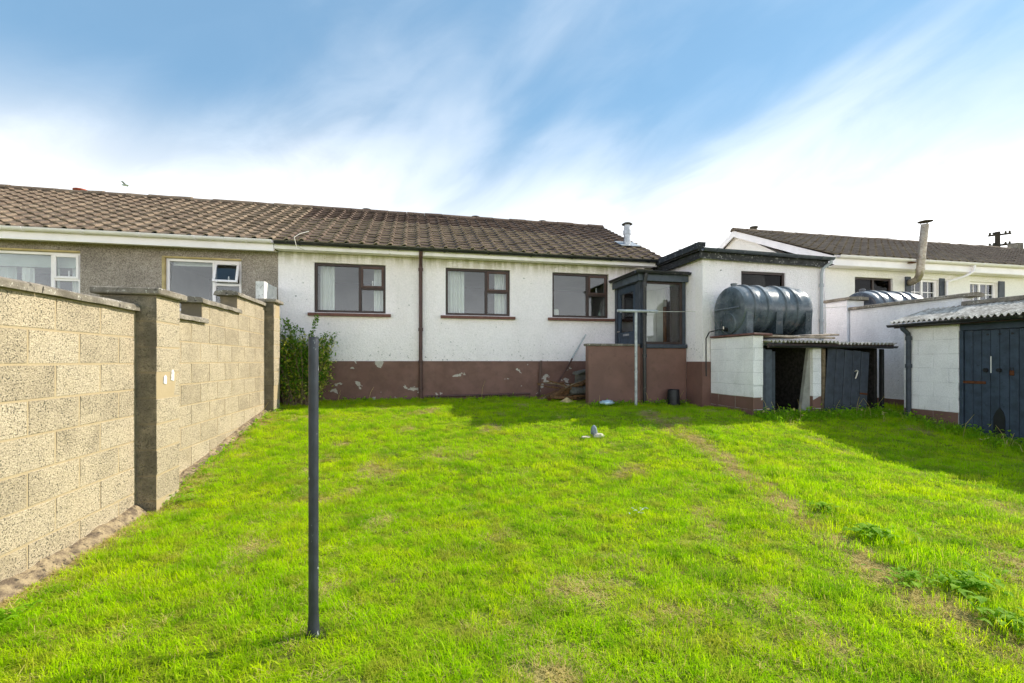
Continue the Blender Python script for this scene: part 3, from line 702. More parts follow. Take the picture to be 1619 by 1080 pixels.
# ------------------------------------------------ glazed back porch
po = thing('back_porch', (4.77, 8.07, -.8), 'small glazed porch with slate grey frame on a brown base', 'porch')
PX0, PX1, PY = 4.26, 5.256, 8.07
MB().box(PX0, PX1, PY, PY+.18, -1.05, .25, .004).build('base_wall', 'brown_paint', po)
MB().box(PX0, PX0+.18, PY+.182, 8.3, -1.05, .25, .004).build('base_wall', 'brown_paint', po)
MB().box(PX0+.03, PX1, PY-.05, PY+.20, .252, .325, .008).build('sill', 'slate_paint', po)
MB().box(PX0+.2, PX1-.02, PY+.21, 9.18, -.25, -.2).build('floor', 'slab_grey', po)
for (xa, xb, ya, yb) in ((PX0, PX0+.11, PY, PY+.11), (PX1-.065, PX1, PY+.02, PY+.09), (PX0, PX0+.09, 9.10, 9.195)):
    MB().box(xa, xb, ya, yb, .327 if ya < 9 else -.2, 1.56, .006).build('post', 'slate_paint', po)
w = MB().frame(PX0+.112, PX1-.067, .328, 1.56, PY+.03, PY+.085, .05).build('window', 'frame_brown', po)
MB().box(PX0+.155, PX1-.11, PY+.055, PY+.059, .37, 1.52).build('pane', 'glass', w)
# side: fixed narrow light and half glazed door
d = MB(); dy0, dy1 = 8.30, 9.08
d.box(PX0+.025, PX0+.07, dy0, dy0+.10, -.18, 1.53, .004); d.box(PX0+.025, PX0+.07, dy1-.10, dy1, -.18, 1.53, .004)
d.box(PX0+.027, PX0+.068, dy0+.1, dy1-.1, 1.40, 1.53, .004); d.box(PX0+.027, PX0+.068, dy0+.1, dy1-.1, .48, .60, .004); d.box(PX0+.037, PX0+.058, dy0+.1, dy1-.1, -.18, .48)
dr = d.build('door', 'door_navy', po)
MB().box(PX0+.045, PX0+.049, dy0+.095, dy1-.095, .595, 1.405).build('pane', 'glass', dr)
MB().tube([(PX0+.02, dy1-.05, .62), (PX0-.02, dy1-.05, .62), (PX0-.02, dy1-.16, .62)], .009, 8).build('handle', 'brass_dull', dr, 50)
MB().box(PX0+.012, PX0+.024, dy0+.26, dy1-.26, .52, .56, .003).build('letter_plate', 'galvanised', dr)
MB().box(PX0+.02, PX0+.075, PY+.112, dy0-.004, .327, 1.56, .004).build('side_panel', 'slate_paint', po)
MB().box(PX0-.004, PX0+.09, PY+.112, 9.098, 1.535, 1.558).build('door_head', 'slate_paint', po)
MB().box(PX0-.06, PX1+.004, PY-.07, PY-.04, 1.545, 1.69, .004).build('fascia', 'slate_paint_light', po)
MB().box(PX0-.06, PX0-.03, PY-.038, 9.19, 1.545, 1.69, .004).build('fascia', 'slate_paint_light', po)
MB().box(PX0-.10, PX1+.01, PY-.10, 9.19, 1.705, 1.745, .004).build('roof', 'felt_black', po)
MB().box(PX0-.028, PX1, PY-.036, 9.19, 1.563, 1.58).build('ceiling', 'white_paint', po)
gutter_x('gutter', 'gutter_black', po, PX0-.16, PX1+.005, PY-.125, 1.72, .05, 3)
pr = gutter_profile(.05); MB().extrude([(PX0-.115+u, 1.722+v) for u, v in pr], 'Y', PY-.07, 9.15).build('gutter', 'gutter_black', po, 50)
downpipe(po, 'gutter_black', [(PX0+.06, PY-.125, 1.68), (PX0+.06, PY-.12, 1.60), (PX0+.055, PY-.085, 1.50), (PX0+.055, PY-.085, .3), (PX0+.055, PY-.085, -.84)], .034, ((PX0+.055, PY-.085, 1.46), (PX0+.055, PY-.085, .9), (PX0+.055, PY-.085, .1)))
# inside the porch
for i in range(6): MB().box(5.228+.004*(i % 2), 5.255, 8.13+i*.105, 8.228+i*.105, -.18, 1.55, .004).build('lining_board', 'timber_brown', po)
MB().box(5.215, 5.255, 8.765, 8.86, -.18, 1.16, .004).build('inner_door', 'reveal_wood', po)
MB().box(5.235, 5.255, 8.862, 9.145, -.18, 1.555).build('inner_wall', 'white_paint', po)
MB().box(4.40, 5.23, 9.15, 9.185, -.18, 1.555).build('inner_wall', 'white_paint', po)

# landing wall in front of the porch door
lw = thing('landing_wall', (3.7, 8.05, -.8), 'low brown painted wall with concrete cap enclosing the porch landing', 'wall')
MB().box(3.20, PX0-.004, PY-.02, PY+.13, -1.05, .285, .006).build('wall', 'brown_paint', lw)
MB().box(3.17, PX0-.01, PY-.045, PY+.16, .287, .33, .008).build('cap', 'coping', lw)
MB().box(3.62, PX0-.004, PY+.132, YF-.016, -1.0, -.24).build('landing', 'slab_grey', lw)

# ------------------------------------------------ neighbour's house on the right
nh = thing('neighbour_house', (14, YF, -.76), 'white neighbouring bungalow with white gable board and dark shutters', 'house', 'houses of the terrace')
NX0, NX1 = 9.75, 24.0
NE, NR = (8.86, 2.50), (12.3, 4.02)
N1, N2, N3 = (10.63, 11.80, 1.15, 2.08), (12.35, 13.27, 1.15, 2.10), (14.34, 15.30, 1.15, 2.10)
house_body(nh, NX0, NX1, [N1, N2, N3], 'neighbour_white', 2.26, ridge=3.92, divs=(12.05, 14.0))
window(nh, *N1, YF, 11.25, None, 'frame_brown', 'frame_brown', glass_m='glass_dimmed')
def barred(x0, x1, z0, z1, mull):
    w = window(nh, x0, x1, z0, z1, YF, mull, None, 'upvc', 'upvc', fw=.055)
    for a, b_ in ((x0+.055, mull-.028), (mull+.028, x1-.055)):
        m_ = (a+b_)/2; MB().box(m_-.01, m_+.01, YF+.072, YF+.079, z0+.056, z1-.056).build('glazing_bar', 'upvc', w)
        for zz in (z0+(z1-z0)*.36, z0+(z1-z0)*.66): MB().box(a+.001, b_-.001, YF+.0722, YF+.0788, zz-.01, zz+.01).build('glazing_bar', 'upvc', w)
barred(*N2, 12.8); barred(*N3, 14.75)
for x0_, x1_ in ((13.28, 13.45), (15.31, 15.52), (12.17, 12.34)): MB().box(x0_, x1_, YF-.03, YF-.002, 1.10, 2.14, .005).build('shutter', 'slate_paint', nh)
curtain(15.02, 15.22, 1.16, 2.05, 9.46, 'white curtain in the neighbouring house window next to the last shutter')
o = MB().box(11.30, 11.72, 9.50, 9.51, 1.2, 1.98).build('blind', 'net_curtain', None, None, (11.5, 9.5, 1.2)); tag(o, 'white blind in the unshuttered window of the neighbouring house', 'blind')
MB().box(NX0-.02, NX1, 8.92, 8.945, 2.27, 2.52, .004).build('fascia', 'upvc', nh)
MB().box(NX0-.02, NX1, 8.947, YF-.002, 2.262, 2.275).build('soffit', 'upvc', nh)
gutter_x('gutter', 'upvc', nh, NX0+.02, NX1, 8.86, 2.495, .06, 8)
downpipe(nh, 'upvc', [(13.95, 8.86, 2.44), (13.95, 8.86, 2.28), (13.80, 9.0, 2.16), (13.35+.1, 9.13, 2.04), (13.35+.1, 9.13, .5)], .035, name='downpipe')
for s_, y1_ in ((1, 12.3), (-1, 12.3)):
    pts = [(8.86 if s_ > 0 else 15.74, 2.27), (12.3, 3.83), (12.3, 4.02), (8.86 if s_ > 0 else 15.74, 2.47)]
    MB().extrude(pts, 'X', NX0-.12, NX0-.09).build('barge_board', 'upvc', nh)
roof_shell(nh, NX0-.088, NX1, NE, NR, 15.7, 'tile_far')
tiled_slope(nh, NX0-.16, 54, NE, NR, 'tile_far')
ridge_tiles(nh, NX0-.14, NX1, NR[0], NR[1]+.02, 'tile_far')
MB().lathe([(.10, -.1), (.09, .08), (.12, .085), (.12, .12)], (10.45, 12.4, NR[1]+.08), 'Z', 12).build('vent', 'cowl', nh, 40)
MB().box(21.25, 21.55, 12.2, 12.5, 3.7, 4.28, .01).build('chimney', 'coping', nh)
f = MB().tube([(12.30, 9.19, 1.99), (12.22, 9.02, 1.99), (12.12, 8.86, 2.02), (12.06, 8.77, 2.10), (12.05, 8.75, 2.22), (12.20, 8.75, 3.33)], .08, 16).build('flue', 'flue_rust', nh, 50)
for z, x in ((2.24, 12.052), (2.48, 12.085)): MB().lathe([(.081, -.02), (.093, -.015), (.093, .015), (.081, .02)], (x, 8.75, z), 'Z', 16).build('collar', 'flue_rust', f, 40)
MB().lathe([(.02, .05), (.15, .03), (.15, .04), (.02, .075)], (12.21, 8.75, 3.37), 'Z', 16).build('cowl', 'cowl', f, 40)
for k in range(3): MB().tube([(12.20+.07*math.cos(k*2.1), 8.75+.07*math.sin(k*2.1), 3.31), (12.21+.09*math.cos(k*2.1), 8.75+.09*math.sin(k*2.1), 3.405)], .008, 6).build('strut', 'cowl', f)
MB().box(11.86, 12.0, 8.80, 8.90, 2.40, 2.42).build('stay', 'rust', f)

# ------------------------------------------------ concrete block garden wall on the left
XW, CH = -2.362, .225
_bm = {}
def block_mesh(lx, ly, lz, m, name='block', n=3):
    key = (round(lx, 3), round(ly, 3), round(lz, 3), m)
    if key not in _bm:
        out = []
        for i in range(n):
            b = MB().box(-lx/2, lx/2, -ly/2, ly/2, -lz/2, lz/2, .004)
            b.v = [(x+rnd.uniform(-.0008, .0008), y+rnd.uniform(-.003, .003), z+rnd.uniform(-.003, .003)) for x, y, z in b.v]; out.append(b.mesh(name, m))
        _bm[key] = out
    return rnd.choice(_bm[key])
def course_y(parent, x0, x1, y0, y1, zt, h, stag, m, L0=.45, gap=.011):
    """one course of blocks running along Y"""
    if y1-y0 < .3: stag = 0
    y = y1 - stag
    edges = [y1] + ([y] if stag > .05 else [])
    while edges[-1]-L0 > y0+.06: edges.append(edges[-1]-L0)
    edges.append(y0)
    for b_, a in zip(edges, edges[1:]):
        if zt < ground_z(x1, (a+b_)/2)-.06: continue
        put('block', block_mesh(x1-x0, b_-a-gap, h-gap, m), parent, ((x0+x1)/2+rnd.uniform(-.0008, .0008), (a+b_)/2, zt-h/2-gap/2), (rnd.gauss(0, .003), 0, rnd.uniform(-.001, .001)))
def cop_piece(parent, x0, x1, y0, y1, z0, z1, m='coping', name='coping'):
    b = MB(); n = max(2, int((y1-y0)/.12)); vs = []
    pr = [(x0, z0), (x0, z1-.012), (x0+.02, z1), ((x0+x1)/2, z1+.012), (x1-.02, z1), (x1, z1-.012), (x1, z0)]
    for i in range(n+1):
        y = y0+(y1-y0)*i/n; vs += [(x+rnd.gauss(0, .003), y+rnd.gauss(0, .003), z+rnd.gauss(0, .0025)) for x, z in pr]
    k = len(pr); fs = [(i*k+j, i*k+(j+1) % k, (i+1)*k+(j+1) % k, (i+1)*k+j) for i in range(n) for j in range(k)] + [tuple(range(k)), tuple(range(n*k, n*k+k))]
    b.add(vs, fs); return b.build(name, m, parent, 30)
bw = thing('garden_wall', (XW-.1, 4.5, -1.35), 'sunlit bare concrete block garden wall with piers and stepped copings', 'wall')
XB0 = XW-.215
segs = [(.3, 4.553, .434), (4.95, 5.82, .434), (5.82, 6.88, .659), (6.88, 8.04, .884)]
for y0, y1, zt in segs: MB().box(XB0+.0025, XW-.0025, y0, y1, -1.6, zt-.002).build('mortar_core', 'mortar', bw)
for k in range(9):
    zt = .434-k*CH
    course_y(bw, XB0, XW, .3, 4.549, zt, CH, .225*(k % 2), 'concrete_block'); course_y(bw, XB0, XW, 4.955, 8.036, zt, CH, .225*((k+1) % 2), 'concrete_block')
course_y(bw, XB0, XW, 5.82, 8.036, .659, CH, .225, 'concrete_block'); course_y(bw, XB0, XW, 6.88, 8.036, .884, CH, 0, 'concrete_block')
def copings(y0, y1, z, L0=.95):
    n = max(1, int(round((y1-y0)/L0)))
    for i in range(n):
        o = cop_piece(bw, XB0-.035, XW+.04, y0+(y1-y0)*i/n+.003, y0+(y1-y0)*(i+1)/n-.003, z, z+.056)
copings(.3, 4.545, .434); copings(4.96, 5.90, .4345); copings(5.73, 6.96, .6595); copings(6.78, 8.03, .8845)
def pier(x0, x1, y0, y1, zt, capz):
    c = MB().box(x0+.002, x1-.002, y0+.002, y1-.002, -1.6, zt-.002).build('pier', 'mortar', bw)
    for k in range(10):
        z = zt-k*CH
        if z < ground_z(x1, y0)-.06: break
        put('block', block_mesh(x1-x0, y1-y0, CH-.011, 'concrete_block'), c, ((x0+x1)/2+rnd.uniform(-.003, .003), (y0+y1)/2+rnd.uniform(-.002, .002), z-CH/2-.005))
    b = MB(); xa, xb, ya, yb = x0-.05, x1+.05, y0-.05, y1+.05; b.box(xa, xb, ya, yb, zt+.001, capz, .010)
    b.add([(xa+.012, ya+.012, capz-.001), (xb-.012, ya+.012, capz-.001), (xb-.012, yb-.012, capz-.001), (xa+.012, yb-.012, capz-.001), ((xa+xb)/2, (ya+yb)/2, capz+.028)], [(0, 1, 4), (1, 2, 4), (2, 3, 4), (3, 0, 4)])
    b.build('cap', 'coping', c)
pier(-2.63, -2.203, 4.553, 4.951, .576, .637); pier(-2.63, -2.222, 8.04, 8.37, .95, 1.005)
for yy, zz, hh in ((4.66, -.20, .075), (4.79, -.175, .10)): MB().extrude([(yy, zz), (yy+.05, zz-.01), (yy+.055, zz+hh*.7), (yy+.035, zz+hh), (yy+.008, zz+hh*.8)], 'X', -2.2015, -2.1985).build('paint_dab', 'flaky_white', bw)
# rough concrete footing left along the foot of the wall
def footing_strip():
    b = MB(); n = 90; vs = []; m_ = 6
    for i in range(n+1):
        y = .6+(4.53-.6)*i/n; w = .14 + .05*mnoise.noise((y*2.1, 0, 0)) + .03*mnoise.noise((y*7, 3, 0))
        for j in range(m_+1):
            u = j/m_; x = XW-.01+w*u; zz = ground_z(x, y)+lump(x, y); h = (.075 + .03*mnoise.noise((y*3, 5, 1)))*(1-u**2.2) - .03*u
            vs.append((x, y, zz + h + .022*mnoise.noise((x*16, y*9, 2)) ))
    b.add(vs, [(i*(m_+1)+j, i*(m_+1)+j+1, (i+1)*(m_+1)+j+1, (i+1)*(m_+1)+j) for i in range(n) for j in range(m_)]); b.build('footing', 'footing', bw, 60)
    b = MB(); vs = []; n = 60
    for i in range(n+1):
        y = 5.0+(8.0-5.0)*i/n; w = .13 + .04*mnoise.noise((y*2.1, 7, 0)) + .02*mnoise.noise((y*7, 3, 9))
        for j in range(m_+1):
            u = j/m_; x = XW-.01+w*u; zz = ground_z(x, y)+lump(x, y); vs.append((x, y, zz + .05*(1-u**2) - .02*u + .016*mnoise.noise((x*16, y*9, 2))))
    b.add(vs, [(i*(m_+1)+j, i*(m_+1)+j+1, (i+1)*(m_+1)+j+1, (i+1)*(m_+1)+j) for i in range(n) for j in range(m_)]); b.build('footing', 'footing', bw, 60)
footing_strip()
ws = thing('wall_end', (-2.57, 8.8, -.76), 'short white painted wall end standing between block pier and grey house', 'wall')
b = MB(); b.extrude([(8.45, -1), (9.196, -1), (9.196, 1.37), (8.9, 1.355), (8.62, 1.36), (8.53, 1.365), (8.45, 1.35)], 'X', -2.62, -2.49); b.build('wall', 'flaky_white', ws)

# ------------------------------------------------ rendered boundary wall on the right
XB = 8.75
rb = thing('boundary_wall', (XB+.1, 5, -1.1), 'grey white rendered boundary wall with dark stepped coping behind the sheds', 'wall')
MB().box(XB, XB+.2, .3, 5.715, -1.7, .90, .004).build('wall', 'boundary_render', rb)
MB().box(XB, XB+.2, 5.717, 7.68, -1.7, 1.04, .004).build('wall', 'boundary_render', rb)
MB().box(XB-.014, XB-.001, 5.4, 7.66, -1.7, -.706, .003).build('plinth', 'brown_paint', rb)
y = .3
while y < 5.6: cop_piece(rb, XB-.06, XB+.26, y+.003, min(y+.9, 5.80)-.003, .902, .965); y += .9
for y0, y1 in ((5.58, 6.62), (6.62, 7.665)): cop_piece(rb, XB-.06, XB+.26, y0+.003, y1-.003, 1.042, 1.10)
pr_ = MB().box(XB-.05, XB+.38, 7.70, 8.19, -1.7, 1.25, .006).build('pillar', 'boundary_render', rb)
cop_piece(pr_, XB-.11, XB+.44, 7.60, 8.25, 1.252, 1.31, name='cap')

# ------------------------------------------------ coal bunker under the tank
cb = thing('coal_bunker', (6.8, 6.9, -.9), 'whitewashed block coal bunker with corrugated roof and slate grey planks', 'bunker')
BX0, BX1, BY = 5.43, 8.05, 6.45
def paint_wall(parent, x0, x1, y0, y1, zt, rows_w, rows_b, h):
    MB().box(x0+.004, x1-.004, y0+.004, y1, zt-(rows_w+rows_b)*h, zt-.002).build('joint_core', 'painted_joint', parent)
    for k in range(rows_w+rows_b):
        course_y(parent, x0, x1, y0, y1-.002, zt-k*h, h, .22*(k % 2), 'painted_block' if k < rows_w else 'brown_paint', .44, .004)
paint_wall(cb, BX0, BX0+.185, BY, 7.55, .42, 5, 3, .203)
paint_wall(cb, 6.60, 6.77, BY+.01, BY+.16, .25, 4, 3, .21)
MB().box(6.61, 6.76, BY+.165, 7.515, -1.2, .25).build('partition', 'coal', cb)
MB().box(BX0+.19, BX1, 7.52, 7.55, -1.2, .30).build('back_shade_sheet', 'coal', cb)  # added black sheet, paints shade into the bunker openings
MB().box(BX1-.06, BX1, BY+.10, 7.515, -1.2, .27).build('side_shade_sheet', 'coal', cb)  # added black sheet, paints the gap beside the door as shade
MB().box(BX0+.19, BX1-.065, BY+.05, 7.515, -1.2, -.93).build('floor', 'coal', cb)
def corr_sheet(x0, x1, y0, z0, y1, z1, axis, name, m, parent, pitch=.076, amp=.02, th=.007):
    """corrugated sheet; waves run along `axis`, ridges run up the slope from (y0,z0) to (y1,z1)"""
    b = MB(); n = int((x1-x0)/pitch*8); vs = []
    for lay in (0, -th):
        for (yy, zz) in ((y0, z0), (y1, z1)):
            for i in range(n+1):
                u = x0+(x1-x0)*i/n; w = amp*math.sin(2*math.pi*(u-x0)/pitch)
                vs.append((u, yy, zz+w+lay) if axis == 'X' else (yy, u, zz+w+lay))
    k = n+1; fs = [(i, i+1, k+i+1, k+i) for i in range(n)] + [(2*k+i, 3*k+i, 3*k+i+1, 2*k+i+1) for i in range(n)] + [(i, 2*k+i, 2*k+i+1, i+1) for i in range(n)] + [(k+i, k+i+1, 3*k+i+1, 3*k+i) for i in range(n)]
    b.add(vs, fs); return b.build(name, m, parent, 60)
corr_sheet(BX0+.19, 6.96, 6.30, .325, 7.54, .40, 'X', 'roof_sheet', 'corrugated', cb); corr_sheet(6.93, BX1+.13, 6.31, .30, 7.54, .37, 'X', 'roof_sheet', 'corrugated', cb)
MB().box(BX0+.19, BX1+.10, 6.335, 6.375, .215, .285, .005).build('fascia', 'frame_brown', cb)
pr = gutter_profile(.035); MB().extrude([(6.325+u, .285+v-.03) for u, v in pr], 'X', BX0+.2, BX1+.14).build('gutter', 'gutter_black', cb, 50)
MB().box(BX0+.19, BX0+.235, 6.455, 6.52, -1.0, .21, .004).build('frame_post', 'slate_paint', cb); MB().box(BX1-.05, BX1, 6.42, 6.48, -1.1, .21, .004).build('frame_post', 'metal_black', cb)
MB().box(6.785, 6.835, 6.44, 6.50, -1.05, .21, .004).build('frame_post', 'old_wood', cb)
for i, (x0, x1) in enumerate(((5.672, 5.795), (5.80, 5.868))): MB().box(x0, x1, 6.462+.012*i, 6.488+.012*i, -.98, .16+.03*(i == 0), .004).build('plank', 'slate_paint_light' if i == 0 else 'slate_paint', cb)
MB().box(5.69, 5.74, 6.455, 6.461, -.80, -.775).build('tag', 'straw', cb)
b = MB().extrude([(6.40, -.98), (6.598, -1.0), (6.598, .20), (6.575, .20)], 'Y', 6.52, 6.58); o = b.build('leaning_slab', 'slab_grey', None, None, (6.5, 6.55, -.98)); tag(o, 'pale tapering concrete slab leaning inside the bunker opening', 'slab')
# door off its hinge
dd = thing('bunker_door', (6.757, 6.40, -.93), 'slate grey plank door hanging crooked in the bunker opening', 'door')
ang = R(-5.3); T = Matrix.Translation((6.757, 6.40, -.905)) @ Matrix.Rotation(-ang, 4, 'Y') @ Matrix.Rotation(R(-1.5), 4, 'X')
for i in range(5):
    w = .175; MB().box(i*w+.006, (i+1)*w-.006, -.012+rnd.uniform(-.002, .002), .012, 0+rnd.uniform(-.02, .012), 1.14+rnd.uniform(-.006, .006), .005, T).build('plank', 'slate_paint', dd)
for zz in (.2, .85): MB().box(.03, .85, .0145, .036, zz, zz+.10, .004, T).build('ledge', 'slate_paint', dd)
h = MB().tube([T @ Vector(v) for v in ((.58, -.014, .78), (.58, -.045, .80), (.60, -.05, .79), (.58, -.045, .72), (.565, -.04, .66))], [.014, .014, .012, .016, .010], 8).build('handle', 'brass_dull', dd, 50)
MB().box(.70, .86, -.020, -.0145, .40, .43, .002, T).build('hinge', 'rust', dd)
# loose boards and slates on the bunker top
def loose(name, m, c, dims, rot, label, cat, grp=None, jit=.004):
    T_ = Matrix.Translation(c) @ Matrix.Rotation(rot[2], 4, 'Z') @ Matrix.Rotation(rot[1], 4, 'Y') @ Matrix.Rotation(rot[0], 4, 'X')
    b = MB().box(-dims[0]/2, dims[0]/2, -dims[1]/2, dims[1]/2, -dims[2]/2, dims[2]/2, min(dims)*.2)
    b.v = [tuple(T_ @ (Vector(v)+Vector((rnd.uniform(-jit, jit), rnd.uniform(-jit, jit), rnd.uniform(-jit, jit))))) for v in b.v]
    o = b.build(name, m, None, None, c); return tag(o, label, cat, grp)
loose('slab', 'sill_brown', (5.56, 6.95, .438), (.36, 1.14, .034), (0, R(2), 0), 'reddish flat slab under the left end of the oil tank', 'slab')
loose('board', 'board_grey', (6.35, 6.58, .415), (1.40, .26, .038), (R(3), R(1), 0), 'weathered long board beneath the oil tank at the roof edge', 'board')
loose('board', 'board_grey', (6.98, 6.70, .452), (.66, .22, .036), (R(3), R(-3), R(4)), 'short weathered board lying on the long board by the downpipe', 'board')
loose('board', 'board_grey', (6.3, 7.25, .445), (1.5, .2, .045), (0, 0, 0), 'long grey board under the back of the oil tank', 'board')

def make_tank(x0, y, zc, r, m, label, grp, detail=True):
    t = thing('oil_tank', (x0+.8, y, zc-r), label, 'tank', grp)
    L0 = 1.43; ribs = (.22, .47, .83, 1.06)
    pr = [(.01, .0), (r*.45, .004), (r*.8, .014), (r*.94, .035), (r*.985, .07), (r, .11)]
    for q in ribs: pr += [(r, q-.012), (r+.026, q), (r+.028, q+.06), (r, q+.085), (r-.006, q+.13)]
    pr += [(r, L0-.13), (r*.985, L0-.08), (r*.93, L0-.035), (r*.78, L0-.01), (.01, L0)]
    MB().lathe(pr, (x0, y, zc), 'X', 56).build('body', m, t, 35)
    for q in (.12, .70, 1.29):
        b = MB(); z0 = zc-r-.005
        out = [(y-r*1.004, zc-.06), (y-r*.98, zc-r*.5), (y-r*.97, z0), (y+r*.97, z0), (y+r*.98, zc-r*.5), (y+r*1.004, zc-.06), (y, zc-.15)]
        b.extrude(out, 'X', x0+q-.065, x0+q+.065); b.build('leg', m, t)
    MB().lathe([(.050, 0), (.050, .03), (.056, .032), (.056, .05), (.045, .056)], (x0+.12, y-.02, zc+r-.01), 'Z', 16).build('filler_cap', 'weed_leaf' if False else m, t, 40)
    if detail:
        MB().box(x0-.012, x0+.02, y-.30, y+.34, zc+.0, zc+.035, .008).build('seam', m, t)
        MB().lathe([(.17, -.012), (.20, .0), (.20, .02)], (x0+.012, y-.02, zc-.23), 'X', 24, False).build('emboss', m, t, 40)
        MB().lathe([(.03, -.05), (.03, .02)], (x0, y+.02, zc-r+.09), 'X', 12).build('outlet', 'metal_black', t, 40)
        MB().tube([(x0-.04, y+.02, zc-r+.09), (x0-.09, y+.10, zc-r+.085), (x0-.10, y+.35, zc-r+.06), (x0-.105, y+.44, zc-r-.05), (x0-.105, y+.44, zc-r-.55), (x0-.10, y+.44, zc-r-.75)], .011, 8).build('fuel_pipe', 'black_plastic', t, 60)
        MB().tube([(x0-.055, y+.02, zc-r+.09), (x0-.055, y+.02, zc-r+.14)], .014, 8).build('valve', 'brass_dull', t, 50)
    return t
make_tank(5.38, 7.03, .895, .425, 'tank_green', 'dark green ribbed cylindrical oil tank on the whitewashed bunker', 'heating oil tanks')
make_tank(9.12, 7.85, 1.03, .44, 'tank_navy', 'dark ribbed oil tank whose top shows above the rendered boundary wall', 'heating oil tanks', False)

# ------------------------------------------------ shed on the right
sh = thing('shed', (8.3, 5, -1.1), 'whitewashed block shed with corrugated roof and dark navy plank door', 'shed')
XS = 8.1
paint_wall(sh, XS, XS+.15, 5.345, 6.135, .565, 6, 4, .225)
paint_wall(sh, XS, XS+.15, 2.6, 4.18, .565, 6, 4, .225)
MB().box(XS+.152, XB-.002, 5.985, 6.135, -1.5, .64).build('end_wall', 'painted_block', sh)
MB().box(XS+.02, XS+.14, 4.19, 5.34, .46, .565, .004).build('lintel', 'door_navy', sh)
for y0, y1 in ((5.295, 5.34), (4.185, 4.225)): MB().box(XS+.01, XS+.12, y0, y1, -1.3, .458, .004).build('frame_post', 'door_navy', sh)
dr = MB().box(XS+.052, XS+.07, 4.23, 5.29, -1.10, .45).build('door', 'door_navy', sh)
n = 10; w = (5.29-4.23)/n
for i in range(n): MB().box(XS+.03+rnd.uniform(0, .003), XS+.0515, 4.23+i*w+.003, 4.23+(i+1)*w-.003, -1.12+rnd.uniform(0, .015), .452, .005).build('plank', 'door_navy', dr)
def on_door(y, z): return (XS+.022, y, z)
MB().box(XS+.016, XS+.029, 5.02, 5.335, -.335, -.295, .003).build('hinge', 'rust', dr)
for yy in (5.00, 4.86, 4.72): MB().lathe([(.016, -.004), (.016, .006)], (XS+.027, yy, .385), 'X', 10).build('vent_hole', 'black_plastic', dr)
for yy in (5.02, 4.865): MB().lathe([(.028, -.02), (.030, .006)], (XS+.024, yy, -.13), 'X', 12).build('ring_plate', 'metal_black', dr, 40)
MB().box(XS+.02, XS+.029, 4.955, 4.965, -.17, .07).build('paint_mark', 'white_paint', dr)
MB().box(XS+.008, XS+.029, 4.70, 4.745, -.20, -.13, .004).build('padlock', 'rust', dr)
MB().tube([(XS+.018, 4.74, -.13), (XS+.018, 4.74, -.09), (XS+.018, 4.705, -.09), (XS+.018, 4.705, -.13)], .005, 6).build('shackle', 'metal_black', dr)
MB().extrude([(4.80, -1.09), (4.93, -1.09), (4.93, -.80), (4.90, -.72), (4.86, -.66), (4.82, -.72), (4.80, -.80)], 'X', XS+.018, XS+.0295).build('patch_plate', 'black_plastic', dr)
for y0, y1, dz_ in ((2.5, 4.15, 0), (4.08, 5.2, .006), (5.13, 6.21, .012)): corr_sheet(y0, y1, 7.90, .635+dz_, XB-.004, .885+dz_, 'Y', 'roof_sheet', 'corrugated', sh)
MB().box(7.955, 7.985, 2.5, 6.19, .55, .62, .004).build('fascia', 'frame_brown', sh)
pr = gutter_profile(.045); MB().extrude([(7.905+u, .61+v) for u, v in pr], 'Y', 2.5, 6.24).build('gutter', 'gutter_black', sh, 50)
downpipe(sh, 'slate_paint', [(7.925, 6.03, .57), (7.945, 6.03, .53), (8.045, 6.03, .46), (8.06, 6.03, .38), (8.06, 6.03, -.4), (8.06, 6.03, -1.1)], .036, ((8.06, 6.03, .38), (8.06, 6.03, -.08)))

# ------------------------------------------------ posts, washing line, wires
gp = thing('steel_post', (-.49, 2.43, -1.37), 'bare slate grey steel post standing in the near lawn', 'post')
MB().lathe([(.0235, -.3), (.0235, 1.44), (.0195, 1.44), (.0195, 1.2)], (-.49, 2.43, -1.32), 'Z', 28, False).build('tube', 'post_slate', gp, 40)
MB().lathe([(.0245, 0), (.0245, .03), (.0236, .034)], (-.49, 2.43, .075), 'Z', 28, False).build('rim_band', 'post_slate', gp, 40)
MB().lathe([(.03, 0), (.026, .07), (.0237, .11)], (-.49, 2.43, -1.37), 'Z', 20, False).build('sleeve', 'post_slate', gp, 40)
tp = thing('washing_pole', (4.04, 7.8, -.84), 'pale grey metal washing line pole with a crossbar before the porch', 'pole')
MB().tube([(4.04, 7.8, -.95), (4.04, 7.8, 0), (4.04, 7.8, .905)], .027, 14).build('upright', 'pole_grey', tp, 50)
MB().tube([(3.67, 7.8, .93), (4.48, 7.8, .935)], .026, 14).build('crossbar', 'pole_grey', tp, 50)
for x in (3.72, 4.44): MB().lathe([(.014, 0), (.014, .02)], (x, 7.77, .89), 'Z', 8).build('hook', 'galvanised', tp)
MB().lathe([(.0275, -.02), (.034, -.018), (.034, .018), (.0275, .02)], (4.04, 7.8, -.20), 'Z', 12).build('cleat', 'galvanised', tp, 40)
def sag(a, b_, s, n=24): return [tuple(Vector(a).lerp(Vector(b_), i/n) + Vector((0, 0, -s*4*(i/n)*(1-i/n)))) for i in range(n+1)]
o = MB().tube(sag((4.48, 7.8, .93), (8.70, 7.72, 1.12), .03), .0055, 6).build('washing_line', 'line_wire', None, 60, (4.48, 7.8, .93)); tag(o, 'thin pale washing line stretched from crossbar across the oil tank', 'line')
up = thing('utility_pole', (35.1, 21.1, -1.2), 'dark wooden utility pole with insulators beyond the far roof', 'pole')
MB().tube([(35.1, 21.1, -1.2), (35.1, 21.1, 7.95)], [.16, .12], 12).build('pole', 'utility_wood', up, 50)
